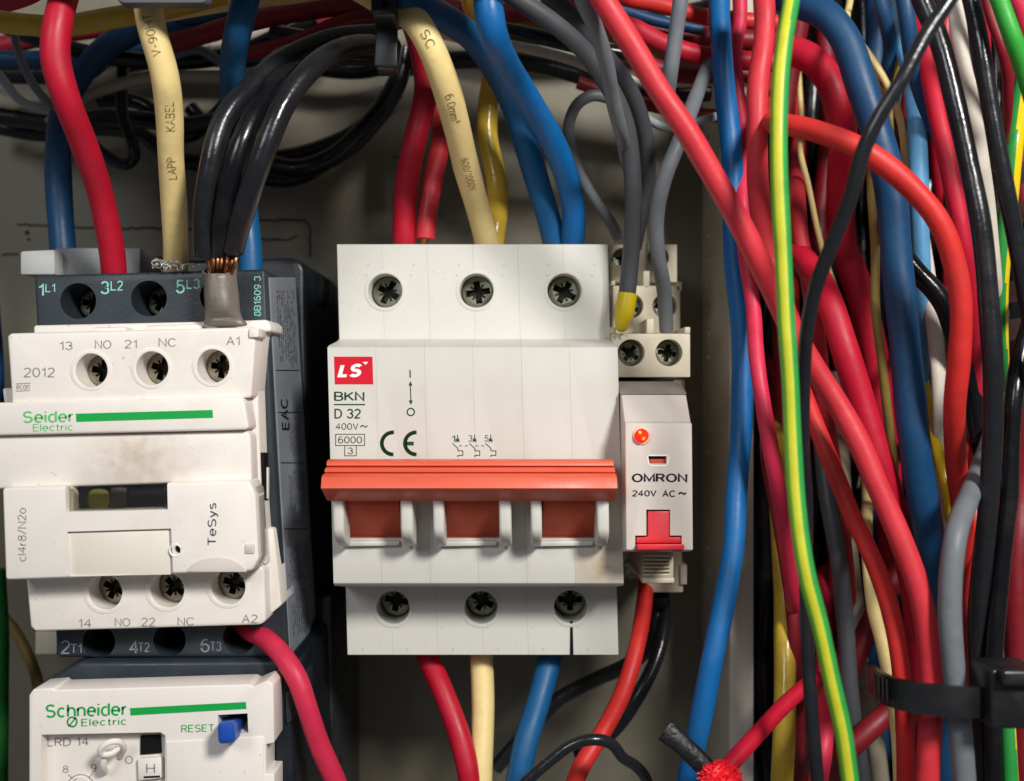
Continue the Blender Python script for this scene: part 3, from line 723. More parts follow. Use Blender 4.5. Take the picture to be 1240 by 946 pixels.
txt(olr, '8', 76, 927, 83, 936, 84.5, printgrey, slant=-.03); txt(olr, '9', 110, 925, 117, 934.5, 84.5, printgrey)
strokes([arc(98, 955, 17, 0, 360, 30), arc(98, 955, 13, 0, 360, 26), [(83, 938), (88, 943)], [(112, 936), (108, 942)]], 1.1, 84.5, printgrey, olr, 'dial_marks')
mk('dial', cyl(98, 955, 85.6, 84.5, 12), cream, olr)
mk('black_window', prism([(170, 891), (194, 890), (195, 912), (170, 914)], 84.9, 84.4, 0), hole_m, olr)
mk('selector_tab', prism([(166, 919), (195, 917), (196, 943), (167, 946)], 85.6, 84.4, .3), cream, olr)
txt(olr, 'H', 177, 925, 188, 936, 85.6, printgrey)
flat([[(174, 940), (194, 939), (194, 941.5), (174, 942.5)]], 85.6, darker, olr)
loop = spline([W(x, y, d) for x, y, d in ((146, 916, 84.6), (150, 905, 87), (143, 898, 88.5), (130, 900, 89.5), (121, 908, 89.5), (124, 914, 88.8), (137, 912, 88.2), (143, 906, 87.5))], .4)
mk('plastic_seal_loop', tube_bm(loop, .55, 10), cream, olr)
mk('plastic_seal_loop', tube_bm(spline([W(x, y, d) for x, y, d in ((126, 914, 88), (125, 928, 87.5), (127, 934, 85))], .4), .6, 10), cream, olr)
# dark clip pieces on its right side and a cover strip standing behind
mk('side_clip', prism([(344, 905), (356, 908), (358, 1000), (345, 1000)], 76, 60, .5), dark, olr)
mk('side_clip', prism([(345, 838), (352, 836), (353, 875), (346, 878)], 81, 60, .5), dark, olr)
side2 = mk('terminal_shroud', prism([(356, 760), (384, 722), (402, 722), (404, 1200), (352, 1200)], 42, 2, .8), mat('dark_wrinkled_film', '#2b2b2e', .3, .6, bump=.9, bscale=120, var=.3, vscale=90), olr)

# ================================================================== RELAY AND SOCKET
soc = empty('relay_socket', W(787, 560, 0), 'beige stepped relay socket with three tiers of screw terminals', 'relay socket')
def tier(x0, y0, x1, y1, df, db, hs, r, fin):
    bm = prism(rect(x0, y0, x1, y1), df, db, .25)
    cs = bmesh.new()
    for (x, y) in hs: cs = merge(cs, cyl(x, y, df+1, df-6, r))
    mk('terminal_tier', cut(bm, cs), beige, soc, angle=28)
    for k, (x, y) in enumerate(hs):
        screw(soc, Xof(x, df), Zof(y, df), df-3.6, r*(CAMD-df)/FPX*.93, random.uniform(-60, 60), 1)
    for f in fin: mk('terminal_fin', prism(rect(*f[:4]), df + f[4], db, .2), beige, soc)
tier(742, 296, 820, 342, 34, 4, [(755, 312), (798, 311)], 13, [(740, 290, 744, 296, 0), (777, 276, 783, 342, 1)])
tier(742, 346, 824, 404, 50, 4, [(765, 370), (806, 370)], 15, [(740, 340, 745, 346, 0), (779, 328, 787, 349, 0), (819, 341, 826, 352, 0)])
tier(741, 404, 836, 457, 63, 4, [(765, 427), (811, 427)], 16.5, [(740, 396, 746, 404, 0), (783, 386, 792, 404, 0), (829, 396, 836, 404, 0)])
txt(soc, 'b', 744, 447, 748, 455, 63, mat('embossed_grey', '#6d6656', .6, .3, bump=0))
txt(soc, '5 4', 742, 407, 752, 412, 63, mat('embossed_grey', '#6d6656', .6, .3, bump=0))
mk('socket_base', prism([(744, 460), (830, 460), (826, 690), (828, 718), (782, 718), (782, 700), (744, 700)], 45, 4, .5), beige, soc)
mk('release_clip', prism(rect(777, 668, 816, 707), 66, 40, .4), beige, soc)
for k in range(6): mk('clip_rib', prism(rect(778, 672+k*4.6, 813, 674.6+k*4.6), 67, 65.8, .2), beige, soc)
mk('clip_foot', prism(rect(778, 700, 817, 706.5), 69, 45, .3), beige, soc)
screw(soc, Xof(765, 46), Zof(690, 46), 45.2, 2.2, 40, 1)
mk('clip_slot', prism(rect(824, 684, 832, 708), 46, 42, .2), beige, soc)

rel = empty('plug_in_relay', W(795, 560, 45), 'slim cream plug-in relay with a glowing red lamp and red T shaped lever', 'relay')
rb = profile([(464, 64), (466, 69), (478, 76), (511, 80.8), (512.5, 82), (666.5, 82), (668, 80), (668, 46), (464, 46)], Xof(756.5, 82), Xof(837.8, 82), .008, .3, 3)
for cu_ in (prism([(786, 553), (808, 553), (808, 562), (786, 562)], 83, 79.5, 0), prism([(783.5, 618), (812.5, 618), (812.5, 649.5), (826.8, 649.5), (826.8, 669), (770, 669), (770, 649.5), (783.5, 649.5)], 83, 79.3, 0)):
    rb = cut(rb, cu_)
print('relay', len(rb.verts))
mk('relay_case', rb, relaym, rel, angle=24)
mk('top_shoulder', profile([(462, 58), (462, 68.5), (477.5, 76.3), (477.5, 60)], Xof(756.5, 82)-.15, Xof(837.8, 82)+.15, .008, .2), mat('grey_beige_plastic', '#8f867f', .5, .4), rel)
strokes([[(784, 551.5), (810, 551.5), (808, 564), (786, 564), (784, 551.5)]], 1.6, 82, whitep, rel, 'window_frame')
mk('flag_window', prism(rect(785, 552, 809, 563), 80.6, 79.3, 0), darker, rel)
mk('red_flag', prism(rect(786.5, 555.5, 807, 561), 81, 80, .1), arm_m, rel)
lever = prism([(784.5, 619), (811.5, 619), (811.5, 650.5), (826.5, 650.5), (826.5, 658), (770.5, 658), (770.5, 650.5), (784.5, 650.5)], 81.6, 79.2, .25)
mk('test_lever', lever, redlever, rel)
mk('lever_foot', profile([(658.5, 81.2), (659, 84), (666, 84), (668, 81.2)], Xof(770.5, 82), Xof(826.5, 82), 0, .2), redlever, rel)
mk('indicator_lamp', merge(*[cyl(776.8, 527.8, 82.2+h, 81.5, q, 28) for h, q in ((0, 9), (.5, 8.2), (.9, 7), (1.2, 5.2), (1.38, 3))]), led_m, rel)
flat([[(773, 522), (776.5, 522), (777, 525.5), (773.5, 525.5)], [(778.5, 529.5), (781.5, 529), (780.5, 532.5), (777, 533)]], 83.65, led_h, rel, 'lamp_glint')  # painted highlights: small glowing orange patches on the lamp dome
mk('lamp_rim', merge(ring := tube_bm([W(776.8 + 9.6*math.cos(2*math.pi*q/30), 527.8 + 9.6*math.sin(2*math.pi*q/30), 82.1) for q in range(31)], .22, 8, cap=False)), relaym, rel)
txt(rel, 'OMRON', 765, 572.5, 832.5, 585, 82, printblack, bold=.035)
txt(rel, '240V', 765.5, 593, 795, 602, 82, printblack, bold=.03); txt(rel, 'AC', 802, 593, 817.5, 602, 82, printblack, bold=.03)
txt(rel, '~', 821, 595.5, 831.5, 599.5, 82, printblack, bold=.03)

# ================================================================== WIRES
def Dd(*a): return list(a)
gA = 'wires entering the top of the contactor'
wire('red_cable', 'crimson', [(86, -32, 90), (70, 28, 93), (67, 70, 93), (80, 119, 91), (102, 176, 84), (122, 237, 76), (135, 300, 70), (138, 330, 68), (138, 345, 66)], 33, 'thick crimson cable entering terminal 1L1 of the contactor', gA, key='A1', rref=88)
wire('yellow_cable', 'yellow', [(176, -30, 90), (183, 30, 93), (199, 88, 91), (205, 135, 87), (207, 190, 82), (211, 251, 76), (213, 300, 72), (213, 330, 69)], 32, 'thick pale yellow cable with print entering terminal 3L2 of the contactor', gA, key='A2', rref=84)
o = WIRES['A2'][2]
rr = random.Random(5); bm = bmesh.new()
for k in range(16):
    x = rr.uniform(188, 226); y = rr.uniform(317, 325); a0 = rr.uniform(0, 360); ra = rr.uniform(3, 9); sp_ = rr.uniform(140, 320)
    pts = [W(x + ra*math.cos(R(a0+sp_*q/6)) + q*1.1, y + ra*.55*math.sin(R(a0+sp_*q/6)), 75.5 + 1.5*math.sin(q+k)) for q in range(7)]
    tube_bm(spline(pts, .35), .12, 5, bm=bm, rng=rr)
mk('frayed_strands', bm, mat('tinned_strands', '#c9c7c0', .35, .5, metal=.4, bump=0), o)
wire('blue_cable', 'blue', [(306, -32, 88), (290, 30, 87), (282, 75, 80), (284, 130, 70), (291, 200, 62), (299, 260, 60), (303, 300, 60), (304, 335, 60)], 30, 'thick blue cable passing behind the black cables above terminal 5L3', gA, rref=72)
wire('blue_cable', 'navy', [(330, 6, 46), (271, 22, 44), (190, 30, 42), (135, 53, 40), (98, 90, 40), (79, 125, 41), (71, 170, 43), (71, 225, 46), (76, 300, 48), (77, 325, 48)], 30, 'dark blue cable curving down behind the crimson cable at far left', gA, rref=44)
gB = 'black cables twisted into the grey taped sleeve'
wire('black_cable', 'black', [(470, 40, 66), (400, 48, 72), (345, 72, 78), (300, 110, 84), (271, 145, 87), (255, 203, 88), (247, 260, 86), (248, 308, 82)], 27, 'outer left black cable arching into the grey taped sleeve', gB, rref=84)
wire('black_cable', 'coal', [(470, 52, 60), (400, 60, 66), (352, 82, 77), (325, 112, 84), (297, 163, 89), (280, 215, 89), (269, 270, 86), (266, 306, 82)], 25, 'middle black cable between two others above the grey taped sleeve', gB, rref=76)
wire('black_cable', 'black', [(475, 56, 64), (425, 56, 76), (378, 82, 86), (343, 128, 90), (318, 188, 91), (300, 240, 89), (286, 285, 85), (282, 303, 83)], 28, 'right black cable with bright highlights above the grey taped sleeve', gB, rref=88)
wire('black_cable', 'coal', [(470, 70, 52), (400, 66, 58), (350, 66, 66), (318, 92, 72), (290, 135, 76), (275, 190, 78), (266, 250, 79), (262, 300, 79)], 25, 'thinner black cable tucked between the outer cables above the sleeve', gB, rref=74)
# taped sleeve with copper
slv = empty('taped_sleeve', W(270, 395, 80), 'crumpled grey taped sleeve with copper strands at terminal 5L3', 'cable sleeve')
def sleeve():
    bm = bmesh.new(); n = 28; rings = []
    rows = [(326, 19.5, 5.0, 265.5), (328, 20.5, 5.2, 265.8), (332, 19.6, 5.0, 266), (345, 20.0, 5.2, 267.5), (358, 20.2, 5.4, 268.5), (370, 20.0, 5.2, 269.5), (380, 20.3, 4.4, 270), (384, 22.6, 3.2, 271), (386, 21.9, 2.6, 271), (388, 24.2, 2.9, 272), (392, 25.8, 2.6, 273), (396, 26.5, 2.2, 273)]
    rs = random.Random(2)
    for (y, hw, hd, cx) in rows:
        ring = []
        for i in range(n):
            a = 2*math.pi*i/n; k = 1 + rs.uniform(-.05, .05)
            c = W(cx, y, 80.5 + .02*(y-326)); yy = 2.2*math.sin(a) if y < 330 else 0
            ring.append(bm.verts.new(c + Vector((hw*.15*math.cos(a)*k, -hd*math.sin(a)*k*.62, -yy*.5 + rs.uniform(-.08, .08)))))
        rings.append(ring)
    for a, b in zip(rings[:-1], rings[1:]):
        for i in range(n): bm.faces.new((a[i], a[(i+1) % n], b[(i+1) % n], b[i]))
    bm.faces.new(rings[-1]); bmesh.ops.recalc_face_normals(bm, faces=bm.faces)
    return bm
so = mk('sleeve_body', sleeve(), sleevem, slv, angle=80)
md = so.modifiers.new('solid', 'SOLIDIFY'); md.thickness = .0004; md.offset = -1
sb = so.modifiers.new('sub', 'SUBSURF'); sb.levels = 2; sb.render_levels = 2
rr = random.Random(9)
for k in range(18):
    x = 250 + k*1.9 + rr.uniform(-1, 1); top = (248 + k*2.3, 303 + rr.uniform(-3, 2))
    pts = [W(top[0], top[1], 82 + rr.uniform(-2, 2)), W((top[0]+x)/2+rr.uniform(-2, 2)+1, 318, 83.5 + rr.uniform(-2, 1)), W(x + (266-x)*.25, 336, 81.5)]
    mk('copper_strand', tube_bm(spline(pts, .5), .36, 8, rng=rr), copper, slv)

# upper left background
gC = 'wires crossing in the upper left background'
wire('yellow_wire', 'gold', [(-30, 22, 70), (30, 30, 70), (80, 31, 71), (135, 22, 73), (200, 10, 74), (270, -8, 76)], 26, 'yellow cable sagging along the top left corner behind the crimson cable', gC)
wire('yellow_wire', 'yellow', [(170, 26, 66), (215, 17, 66), (281, 6, 66), (350, -2, 67), (420, -12, 70)], 14, 'thin yellow wire crossing behind the blue cable at the top edge', gC)
wire('grey_wire', 'palegrey', [(-20, 70, 50), (5, 98, 51), (22, 120, 52), (44, 130, 52), (64, 125, 50), (90, 118, 46)], 11, 'pale grey wire looping at the far left edge above the black bundle', gC)
wire('grey_wire', 'grey', [(14, 20, 56), (20, 55, 56), (32, 88, 55), (52, 118, 54), (75, 135, 48)], 10, 'thin grey wire descending at far left beside the crimson cable', gC)
wire('beige_wire', 'beige', [(60, 150, 34), (100, 117, 34), (142, 103, 34), (190, 93, 34), (237, 93, 35), (288, 92, 35), (330, 82, 36), (380, 60, 38)], 15, 'dull beige wire running level behind the yellow and blue cables', gC)
wire('white_wire', 'white', [(255, 60, 30), (300, 45, 30), (345, 28, 32), (400, 8, 34), (440, -8, 36)], 13, 'off-white wire slanting behind the dark red cables', gC)
wire('white_wire', 'beige', [(-20, 105, 24), (10, 125, 24), (40, 122, 25), (110, 108, 24), (170, 60, 24)], 16, 'dusty pale wire behind the thin grey loops at far left', gC)
wire('blue_wire', 'navy', [(-20, 70, 30), (30, 72, 30), (70, 70, 30), (130, 62, 28), (200, 50, 28)], 20, 'dark blue wire crossing level at the far left edge', gC)
wire('red_wire', 'darkred', [(180, 60, 48), (225, 48, 50), (265, 36, 52), (320, 22, 54), (375, 12, 56), (430, 4, 58), (500, 8, 58)], 24, 'upper dark red cable slanting up behind the blue cable', gC)
wire('red_wire', 'darkred', [(290, 66, 52), (320, 60, 54), (360, 50, 56), (400, 32, 57), (440, 18, 58), (500, 20, 58)], 18, 'lower dark red cable slanting above the black cables', gC)
wire('red_wire', 'crimson', [(-20, 12, 60), (10, 5, 62), (40, -6, 66), (60, -20, 70)], 18, 'short piece of dark red cable in the top left corner', gC)
gD = 'black cables sagging across the back panel'
wire('black_cable', 'coal', [(-20, 138, 22), (20, 143, 22), (70, 150, 23), (125, 143, 24), (180, 146, 26), (230, 152, 28), (290, 138, 30), (340, 112, 32)], 21, 'black cable running level behind the crimson and yellow cables', gD)
wire('black_cable', 'coal', [(-20, 150, 12), (50, 162, 12), (130, 155, 12), (175, 165, 14), (205, 190, 16), (250, 198, 18), (310, 194, 18), (370, 185, 18), (430, 160, 20), (480, 110, 26)], 20, 'upper black cable sagging right of the yellow cable toward the tie', gD)
wire('black_cable', 'coal', [(230, 130, 10), (270, 175, 10), (310, 212, 10), (350, 219, 10), (393, 200, 12), (430, 175, 16), (470, 130, 20)], 17, 'lowest black cable sagging across the panel left of the breaker', gD)
wire('black_cable', 'coal', [(150, 40, 32), (148, 90, 32), (149, 142, 33), (160, 172, 33), (163, 192, 33), (150, 200, 32), (122, 184, 30), (100, 160, 28)], 14, 'thin black wire hanging in a small loop left of the yellow cable', gD)
wire('black_cable', 'coal', [(490, 60, 30), (484, 92, 30), (466, 127, 29), (436, 162, 28), (400, 192, 26), (360, 205, 26), (330, 200, 26)], 24, 'black cable curving down left of the two red cables of the breaker', gD)
wire('black_cable', 'coal', [(120, 120, 16), (170, 125, 16), (225, 165, 16), (250, 150, 17), (280, 120, 20)], 18, 'short black cable crossing behind the beige wire', gD)
wire('black_cable', 'black', [(330, 40, 46), (380, 48, 48), (430, 38, 50), (490, 22, 52)], 22, 'black cable above the black arch left of the vertical tie', gD)
gT = 'dim wires filling the upper trunking opening'
for (nm, col, pts, w, lab) in (
    ('red_wire', 'darkred', [(-20, 60, 20), (80, 40, 20), (180, 30, 20), (300, 44, 20), (420, 30, 20)], 22, 'dim red cable behind the yellow sag in the upper left'),
    ('black_wire', 'coal', [(-20, 20, 40), (60, 52, 40), (140, 70, 36), (230, 74, 34), (300, 60, 34), (380, 20, 34)], 20, 'dim black cable crossing under the sagging yellow cable'),
    ('black_wire', 'coal', [(-20, 90, 14), (80, 88, 14), (200, 70, 14), (320, 72, 14), (430, 84, 14), (500, 70, 14)], 24, 'broad black cable deep behind the beige wire'),
    ('blue_wire', 'navy', [(180, 6, 50), (240, 26, 50), (300, 10, 50), (380, -10, 50)], 16, 'dark blue cable arching behind the thin yellow wire'),
    ('grey_wire', 'grey', [(200, 70, 36), (240, 60, 36), (262, 72, 36), (300, 100, 34), (330, 140, 30)], 12, 'dim grey wire slanting behind the blue cable above the black arch'),
    ('black_wire', 'coal', [(480, 84, 26), (540, 74, 26), (600, 72, 26), (660, 80, 26), (720, 96, 28), (780, 110, 28), (860, 112, 28)], 22, 'black cable behind the off-white wire right of the printed cable'),
    ('red_wire', 'darkred', [(480, -2, 40), (540, 10, 40), (600, 16, 40), (660, 14, 40), (720, 24, 40), (800, 40, 40), (870, 46, 40), (940, 50, 40)], 24, 'dim red cable behind the blue cables at the top edge'),
    ('brown_wire', 'tan', [(590, 4, 34), (640, 28, 34), (700, 34, 34), (800, 60, 34), (870, 72, 34), (940, 76, 40)], 16, 'dim tan wire behind the grey wires at the top edge'),
    ('black_wire', 'coal', [(480, 20, 16), (560, 24, 16), (660, 40, 16), (780, 30, 16), (880, 10, 16)], 30, 'wide black cable furthest back along the top edge'),
    ('red_wire', 'darkred', [(770, 70, 48), (800, 84, 48), (840, 92, 48), (880, 90, 48), (930, 92, 46)], 20, 'dim red cable behind the grey wires just left of the trunking')):
    wire(nm, col, pts, w, lab, gT)
tie = empty('cable_tie', W(466, 40, 90), 'black nylon cable tie standing upright round the upper black bundle', 'cable tie')
mk('strap', prism([(457, -20), (481, -20), (481, 80), (453, 80)], 84, 82.6, .3), tiem, tie)
mk('strap', prism([(458, 78), (480, 78), (478, 84), (455, 84)], 83.4, 79, .3), tiem, tie)
mk('tie_head', prism(rrect(449, -20, 478, 18, 3), 91, 83, .6), tiem, tie)
mk('strap_slot', prism(rect(462, 2, 470, 8), 91.3, 90.9, 0), hole_m, tie)

gE = 'cables entering the top of the circuit breaker'
wire('red_cable', 'crimson', [(500, 30, 50), (510, 65, 54), (516, 109, 57), (504, 163, 57), (493, 218, 55), (489, 270, 53), (489, 292, 52), (490, 302, 50)], 28, 'left crimson cable entering the first pole of the breaker', gE)
wire('red_cable', 'red', [(516, 40, 38), (526, 110, 44), (534, 163, 48), (524, 218, 51), (517, 262, 52), (515, 289, 52)], 24, 'shorter right red cable with bare end at the first pole', gE, key='R2')
mk('copper_core', tube_bm(spline([W(514, 282, 52), W(513, 292, 52), W(512, 301, 50)], .6), .9, 10), copper, WIRES['R2'][2])
wire('yellow_cable', 'yellow', [(430, -18, 84), (465, 2, 84), (490, 14, 84), (512, 38, 87), (535, 90, 84), (551, 145, 77), (564, 200, 68), (579, 254, 57), (588, 286, 53), (591, 302, 50)], 32, 'pale yellow cable printed 6.0mm and 600/1000V entering the middle pole', gE, key='C3', rref=70)
wire('yellow_cable', 'gold', [(568, -20, 60), (574, 10, 56), (590, 50, 50), (597, 83, 48), (591, 127, 47), (590, 167, 47), (600, 212, 47), (603, 247, 48), (599, 280, 50), (597, 302, 50)], 26, 'darker yellow cable behind the printed yellow cable at the middle pole', gE)
wire('blue_cable', 'blue', [(460, -26, 86), (500, 2, 86), (535, 20, 80), (570, 44, 75), (597, 80, 69), (618, 120, 63), (634, 165, 60), (650, 218, 56), (668, 278, 53), (673, 302, 50)], 31, 'lower left thick blue cable entering the third pole of the breaker', gE, rref=66)
wire('blue_cable', 'brightblue', [(590, -32, 91), (591, 0, 93), (596, 36, 92), (614, 80, 83), (640, 122, 75), (665, 163, 68), (684, 207, 62), (694, 247, 58), (694, 285, 54), (692, 302, 50)], 32, 'brighter blue cable with a shadowed upper bend entering the third pole', gE, rref=74)
gF = 'grey control wires beside the breaker'
wire('grey_wire', 'darkgrey', [(600, -18, 90), (640, 8, 88), (670, 28, 86), (708, 62, 82), (737, 104, 78), (757, 147, 75), (765, 200, 72), (767, 254, 69), (764, 310, 66), (759, 360, 65)], 22, 'thick dark grey wire ending in a yellow ferrule at the relay socket', gF, key='C7')
mk('ferrule', tube_bm(spline([W(760, 356, 65), W(757, 375, 65), W(753, 394, 64.5), (W(752.5, 399, 64))], .6), 1.95, 18, taper=lambda t: 1.0 if t < .6 else 1.0-.45*(t-.6)/.4), ferrulem, WIRES['C7'][2])
wire('grey_wire', 'darkgrey', [(640, -22, 78), (680, 6, 76), (718, 50, 73), (750, 88, 68), (772, 130, 62), (783, 175, 57), (784, 220, 52), (776, 262, 48), (768, 300, 44)], 20, 'dark grey wire bowing out right behind the ferruled wire', gF)
wire('grey_wire', 'grey', [(698, -22, 104), (707, 4, 102), (722, 36, 98), (734, 75, 93), (742, 120, 86), (752, 160, 79), (760, 200, 60)], 19, 'mid grey wire descending beside the long red diagonal cable', gF, rref=96)
wire('grey_wire', 'grey', [(768, 130, 44), (737, 119, 46), (718, 115, 47), (698, 127, 47), (688, 158, 46), (697, 200, 44), (722, 245, 40), (740, 270, 37), (749, 288, 35)], 14, 'thin grey wire making a loop right of the blue cables', gF)
wire('grey_wire', 'grey', [(826, -22, 88), (824, 0, 88), (818, 44, 86), (811, 92, 84), (806, 130, 78)], 19, 'short grey wire dropping vertically at the top left of the trunking', gF)
wire('grey_wire', 'grey', [(890, 20, 44), (872, 50, 52), (856, 84, 60), (841, 122, 68), (822, 172, 74), (804, 218, 74), (795, 262, 71), (797, 310, 68), (804, 350, 62), (807, 400, 56)], 19, 'grey wire bending down into the right terminal of the relay socket', gF, rref=74)
wire('grey_wire', 'palegrey', [(750, 120, 50), (781, 142, 52), (806, 155, 54), (850, 146, 58), (900, 130, 50)], 10, 'pale grey wire crossing under the grey loop near the red diagonal', gF)
wire('white_wire', 'white', [(480, 20, 42), (520, 36, 44), (560, 47, 46), (620, 55, 47), (690, 72, 48), (740, 92, 46), (800, 100, 44), (870, 98, 42), (930, 100, 40)], 12, 'off-white wire running right behind the blue and grey wires', gF)
wire('black_cable', 'coal', [(560, 30, 54), (605, 35, 54), (654, 45, 54), (700, 56, 52), (760, 66, 50)], 18, 'glossy black wire above the off-white wire behind the blue cables', gF)
wire('white_wire', 'white', [(490, 10, 34), (520, 28, 34), (560, 36, 34), (620, 42, 34), (700, 52, 34)], 9, 'thin white wire just under the yellow printed cable at the top', gF)
wire('red_wire', 'crimson', [(660, -20, 70), (690, 10, 68), (730, 30, 66), (763, 33, 62), (800, 52, 60), (850, 68, 58), (880, 72, 56), (940, 76, 56)], 24, 'crimson cable running right behind the long red diagonal cable', gF)
wire('red_wire', 'scarlet', [(720, -16, 60), (760, -2, 58), (800, 6, 56), (850, 20, 54), (890, 24, 52), (940, 28, 52)], 20, 'bright red cable at the top edge left of the trunking', gF)
wire('blue_wire', 'navy', [(730, 6, 46), (760, 14, 46), (790, 24, 46), (850, 36, 46)], 14, 'small dark blue wire between two red cables at the top', gF)
wire('red_wire', 'darkred', [(700, 100, 30), (760, 120, 30), (790, 128, 36), (860, 140, 40), (930, 140, 42)], 16, 'dim red cable deep behind the grey loop', gF)

# wires under the breaker
gG = 'cables leaving the bottom of the circuit breaker'
wire('red_cable', 'crimson', [(508, 770, 50), (517, 793, 52), (538, 841, 57), (556, 890, 60), (568, 940, 62), (574, 990, 62)], 27, 'crimson cable leaving the bottom left pole of the breaker', gG)
wire('yellow_cable', 'yellow', [(582, 770, 50), (583, 793, 52), (585, 861, 56), (582, 930, 60), (580, 990, 62)], 28, 'pale yellow cable leaving the bottom middle pole of the breaker', gG)
wire('blue_cable', 'blue', [(672, 770, 50), (666, 797, 52), (652, 850, 56), (638, 895, 60), (627, 946, 62), (620, 990, 62)], 30, 'blue cable leaving the bottom right pole of the breaker', gG)
gH = 'thin cables below the relay'
wire('red_cable', 'scarlet', [(782, 705, 42), (781, 724, 46), (773, 775, 54), (755, 837, 60), (731, 885, 66), (704, 928, 70), (688, 970, 70)], 21, 'bright red cable hanging from under the relay and curving left', gH)
wire('black_cable', 'black', [(803, 715, 34), (804, 760, 40), (792, 805, 44), (765, 855, 46), (738, 890, 42), (700, 915, 38)], 17, 'right black cable hanging behind the red cable below the relay', gH)
wire('black_cable', 'black', [(793, 720, 36), (794, 770, 38), (765, 802, 34), (723, 822, 30), (675, 848, 28), (640, 885, 28), (600, 930, 28)], 18, 'left black cable swinging left behind the blue cable below the breaker', gH)
wire('black_wire', 'black', [(620, 965, 84), (642, 942, 84), (668, 920, 84), (692, 902, 84), (718, 895, 84), (740, 900, 83), (754, 918, 80), (768, 926, 77), (782, 942, 74), (790, 975, 70)], 14, 'thin black wire arching over the red and blue cables at bottom', gH)
tipc = mk('screw_boss', prism(rrect(788, 722, 812, 738, 6), 42, 20, .8), hole_m); props(tipc, 'round black terminal end just under the beige relay socket', 'terminal')
wire('pink_wire', 'pink', [(285, 745, 66), (300, 762, 70), (322, 774, 76), (342, 794, 80), (360, 822, 82), (373, 860, 82), (388, 905, 80), (408, 950, 78), (420, 990, 78)], 25, 'pinkish red wire leaving terminal A2 of the contactor and passing the overload relay', None)
wire('brown_wire', 'brown', [(-10, 735, 20), (12, 756, 22), (30, 785, 25), (44, 820, 28), (50, 860, 30)], 13, 'dull brown wire curving behind the lower left corner', None)
wire('green_wire', 'darkgreen', [(-4, 690, 40), (0, 760, 40), (0, 850, 40), (-1, 990, 40)], 20, 'green wire running along the lower left edge of the photo', None)
wire('teal_wire', 'navy', [(-12, 370, 30), (-8, 430, 30), (-6, 490, 30), (-6, 560, 30)], 22, 'dark teal wire at the left edge beside the contactor', None)

# ---- the big bundle on the right
gR = 'wires hanging in the vertical trunking on the right'
def T(name, color, pts, w, label, **k):
    pts = list(pts)          # wires whose end lies in view run on into the depth of the trunking
    if -10 < pts[0][1] < 950: pts = [(pts[0][0] + rng.uniform(-8, 8), pts[0][1] - 150, 7), (pts[0][0], pts[0][1] - 50, pts[0][2]*.55)] + pts
    if pts[-1][1] < 960 and pts[-1][0] < 1245: pts = pts + [(pts[-1][0], pts[-1][1] + 50, pts[-1][2]*.55), (pts[-1][0] + rng.uniform(-8, 8), pts[-1][1] + 150, 7)]
    return wire(name, color, pts, w, label, gR, **k)
T('blue_wire', 'brightblue', [(868, -25, 62), (870, 0, 62), (873, 48, 64), (878, 113, 65), (885, 170, 66), (888, 232, 66), (889, 316, 66), (897, 388, 66), (899, 460, 67), (897, 532, 68), (891, 603, 70), (889, 655, 72), (877, 728, 74), (862, 801, 76), (848, 874, 76), (834, 940, 76), (828, 990, 76)], 26, 'bright blue cable running the full height along the trunking left edge')
T('red_wire', 'pink', [(895, -25, 56), (896, 26, 56), (890, 62, 57), (893, 113, 58), (900, 161, 60), (899, 200, 64), (899, 242, 68), (902, 300, 70), (912, 370, 72), (916, 431, 76), (925, 496, 78), (938, 570, 78), (952, 640, 70), (960, 720, 62)], 18, 'narrow pinkish red wire just right of the bright blue cable')
T('red_wire', 'red', [(922, -25, 78), (926, 10, 80), (925, 50, 81), (918, 100, 82), (917, 161, 82), (918, 226, 80), (926, 290, 78), (940, 345, 76), (962, 400, 72), (985, 450, 66), (1000, 520, 60), (1012, 600, 56), (1024, 700, 54)], 25, 'salmon red cable between the pink wire and green yellow wire')
def gyst(off, tw, wd=.55, mid=0.0):
    def f(i, k, n):
        a = (k/n + off + i*tw) % 1.0
        return 0 if a < wd else (2 if a < wd + mid else 1)
    return f
T('earth_wire', 'gy', [(962, -25, 106), (957, 10, 108), (950, 50, 110), (945, 97, 111), (943, 161, 112), (944, 226, 112), (948, 300, 112), (952, 388, 112), (957, 460, 112), (960, 532, 112), (965, 610, 113), (976, 691, 114), (993, 757, 114), (1008, 827, 114), (1021, 885, 114), (1030, 950, 114), (1034, 990, 114)], 21, 'green and yellow striped earth wire hanging in front of the bundle', stripe=gyst(.02, .0001, .15, .17), mats=[wm('gy'), wm('g2'), wm('g3')], sides=48)
T('blue_cable', 'navy', [(930, -10, 70), (969, 4, 78), (1000, 18, 82), (1024, 48, 84), (1043, 103, 85), (1062, 161, 85), (1078, 226, 85), (1086, 316, 84), (1093, 388, 84), (1100, 460, 84), (1107, 532, 84), (1117, 603, 82), (1127, 665, 78), (1136, 740, 70), (1142, 830, 64), (1146, 990, 60)], 37, 'very thick dark blue cable arching down the middle of the bundle', rref=84)
T('red_cable', 'scarlet', [(936, 150, 86), (953, 151, 92), (985, 158, 96), (1034, 176, 99), (1072, 200, 100), (1108, 232, 100), (1138, 270, 100), (1156, 320, 99), (1164, 370, 98), (1162, 430, 96), (1156, 490, 92), (1158, 560, 84), (1168, 650, 76), (1178, 740, 68), (1184, 900, 62)], 27, 'bright red cable arching over the dark blue cable to the right', rref=99)
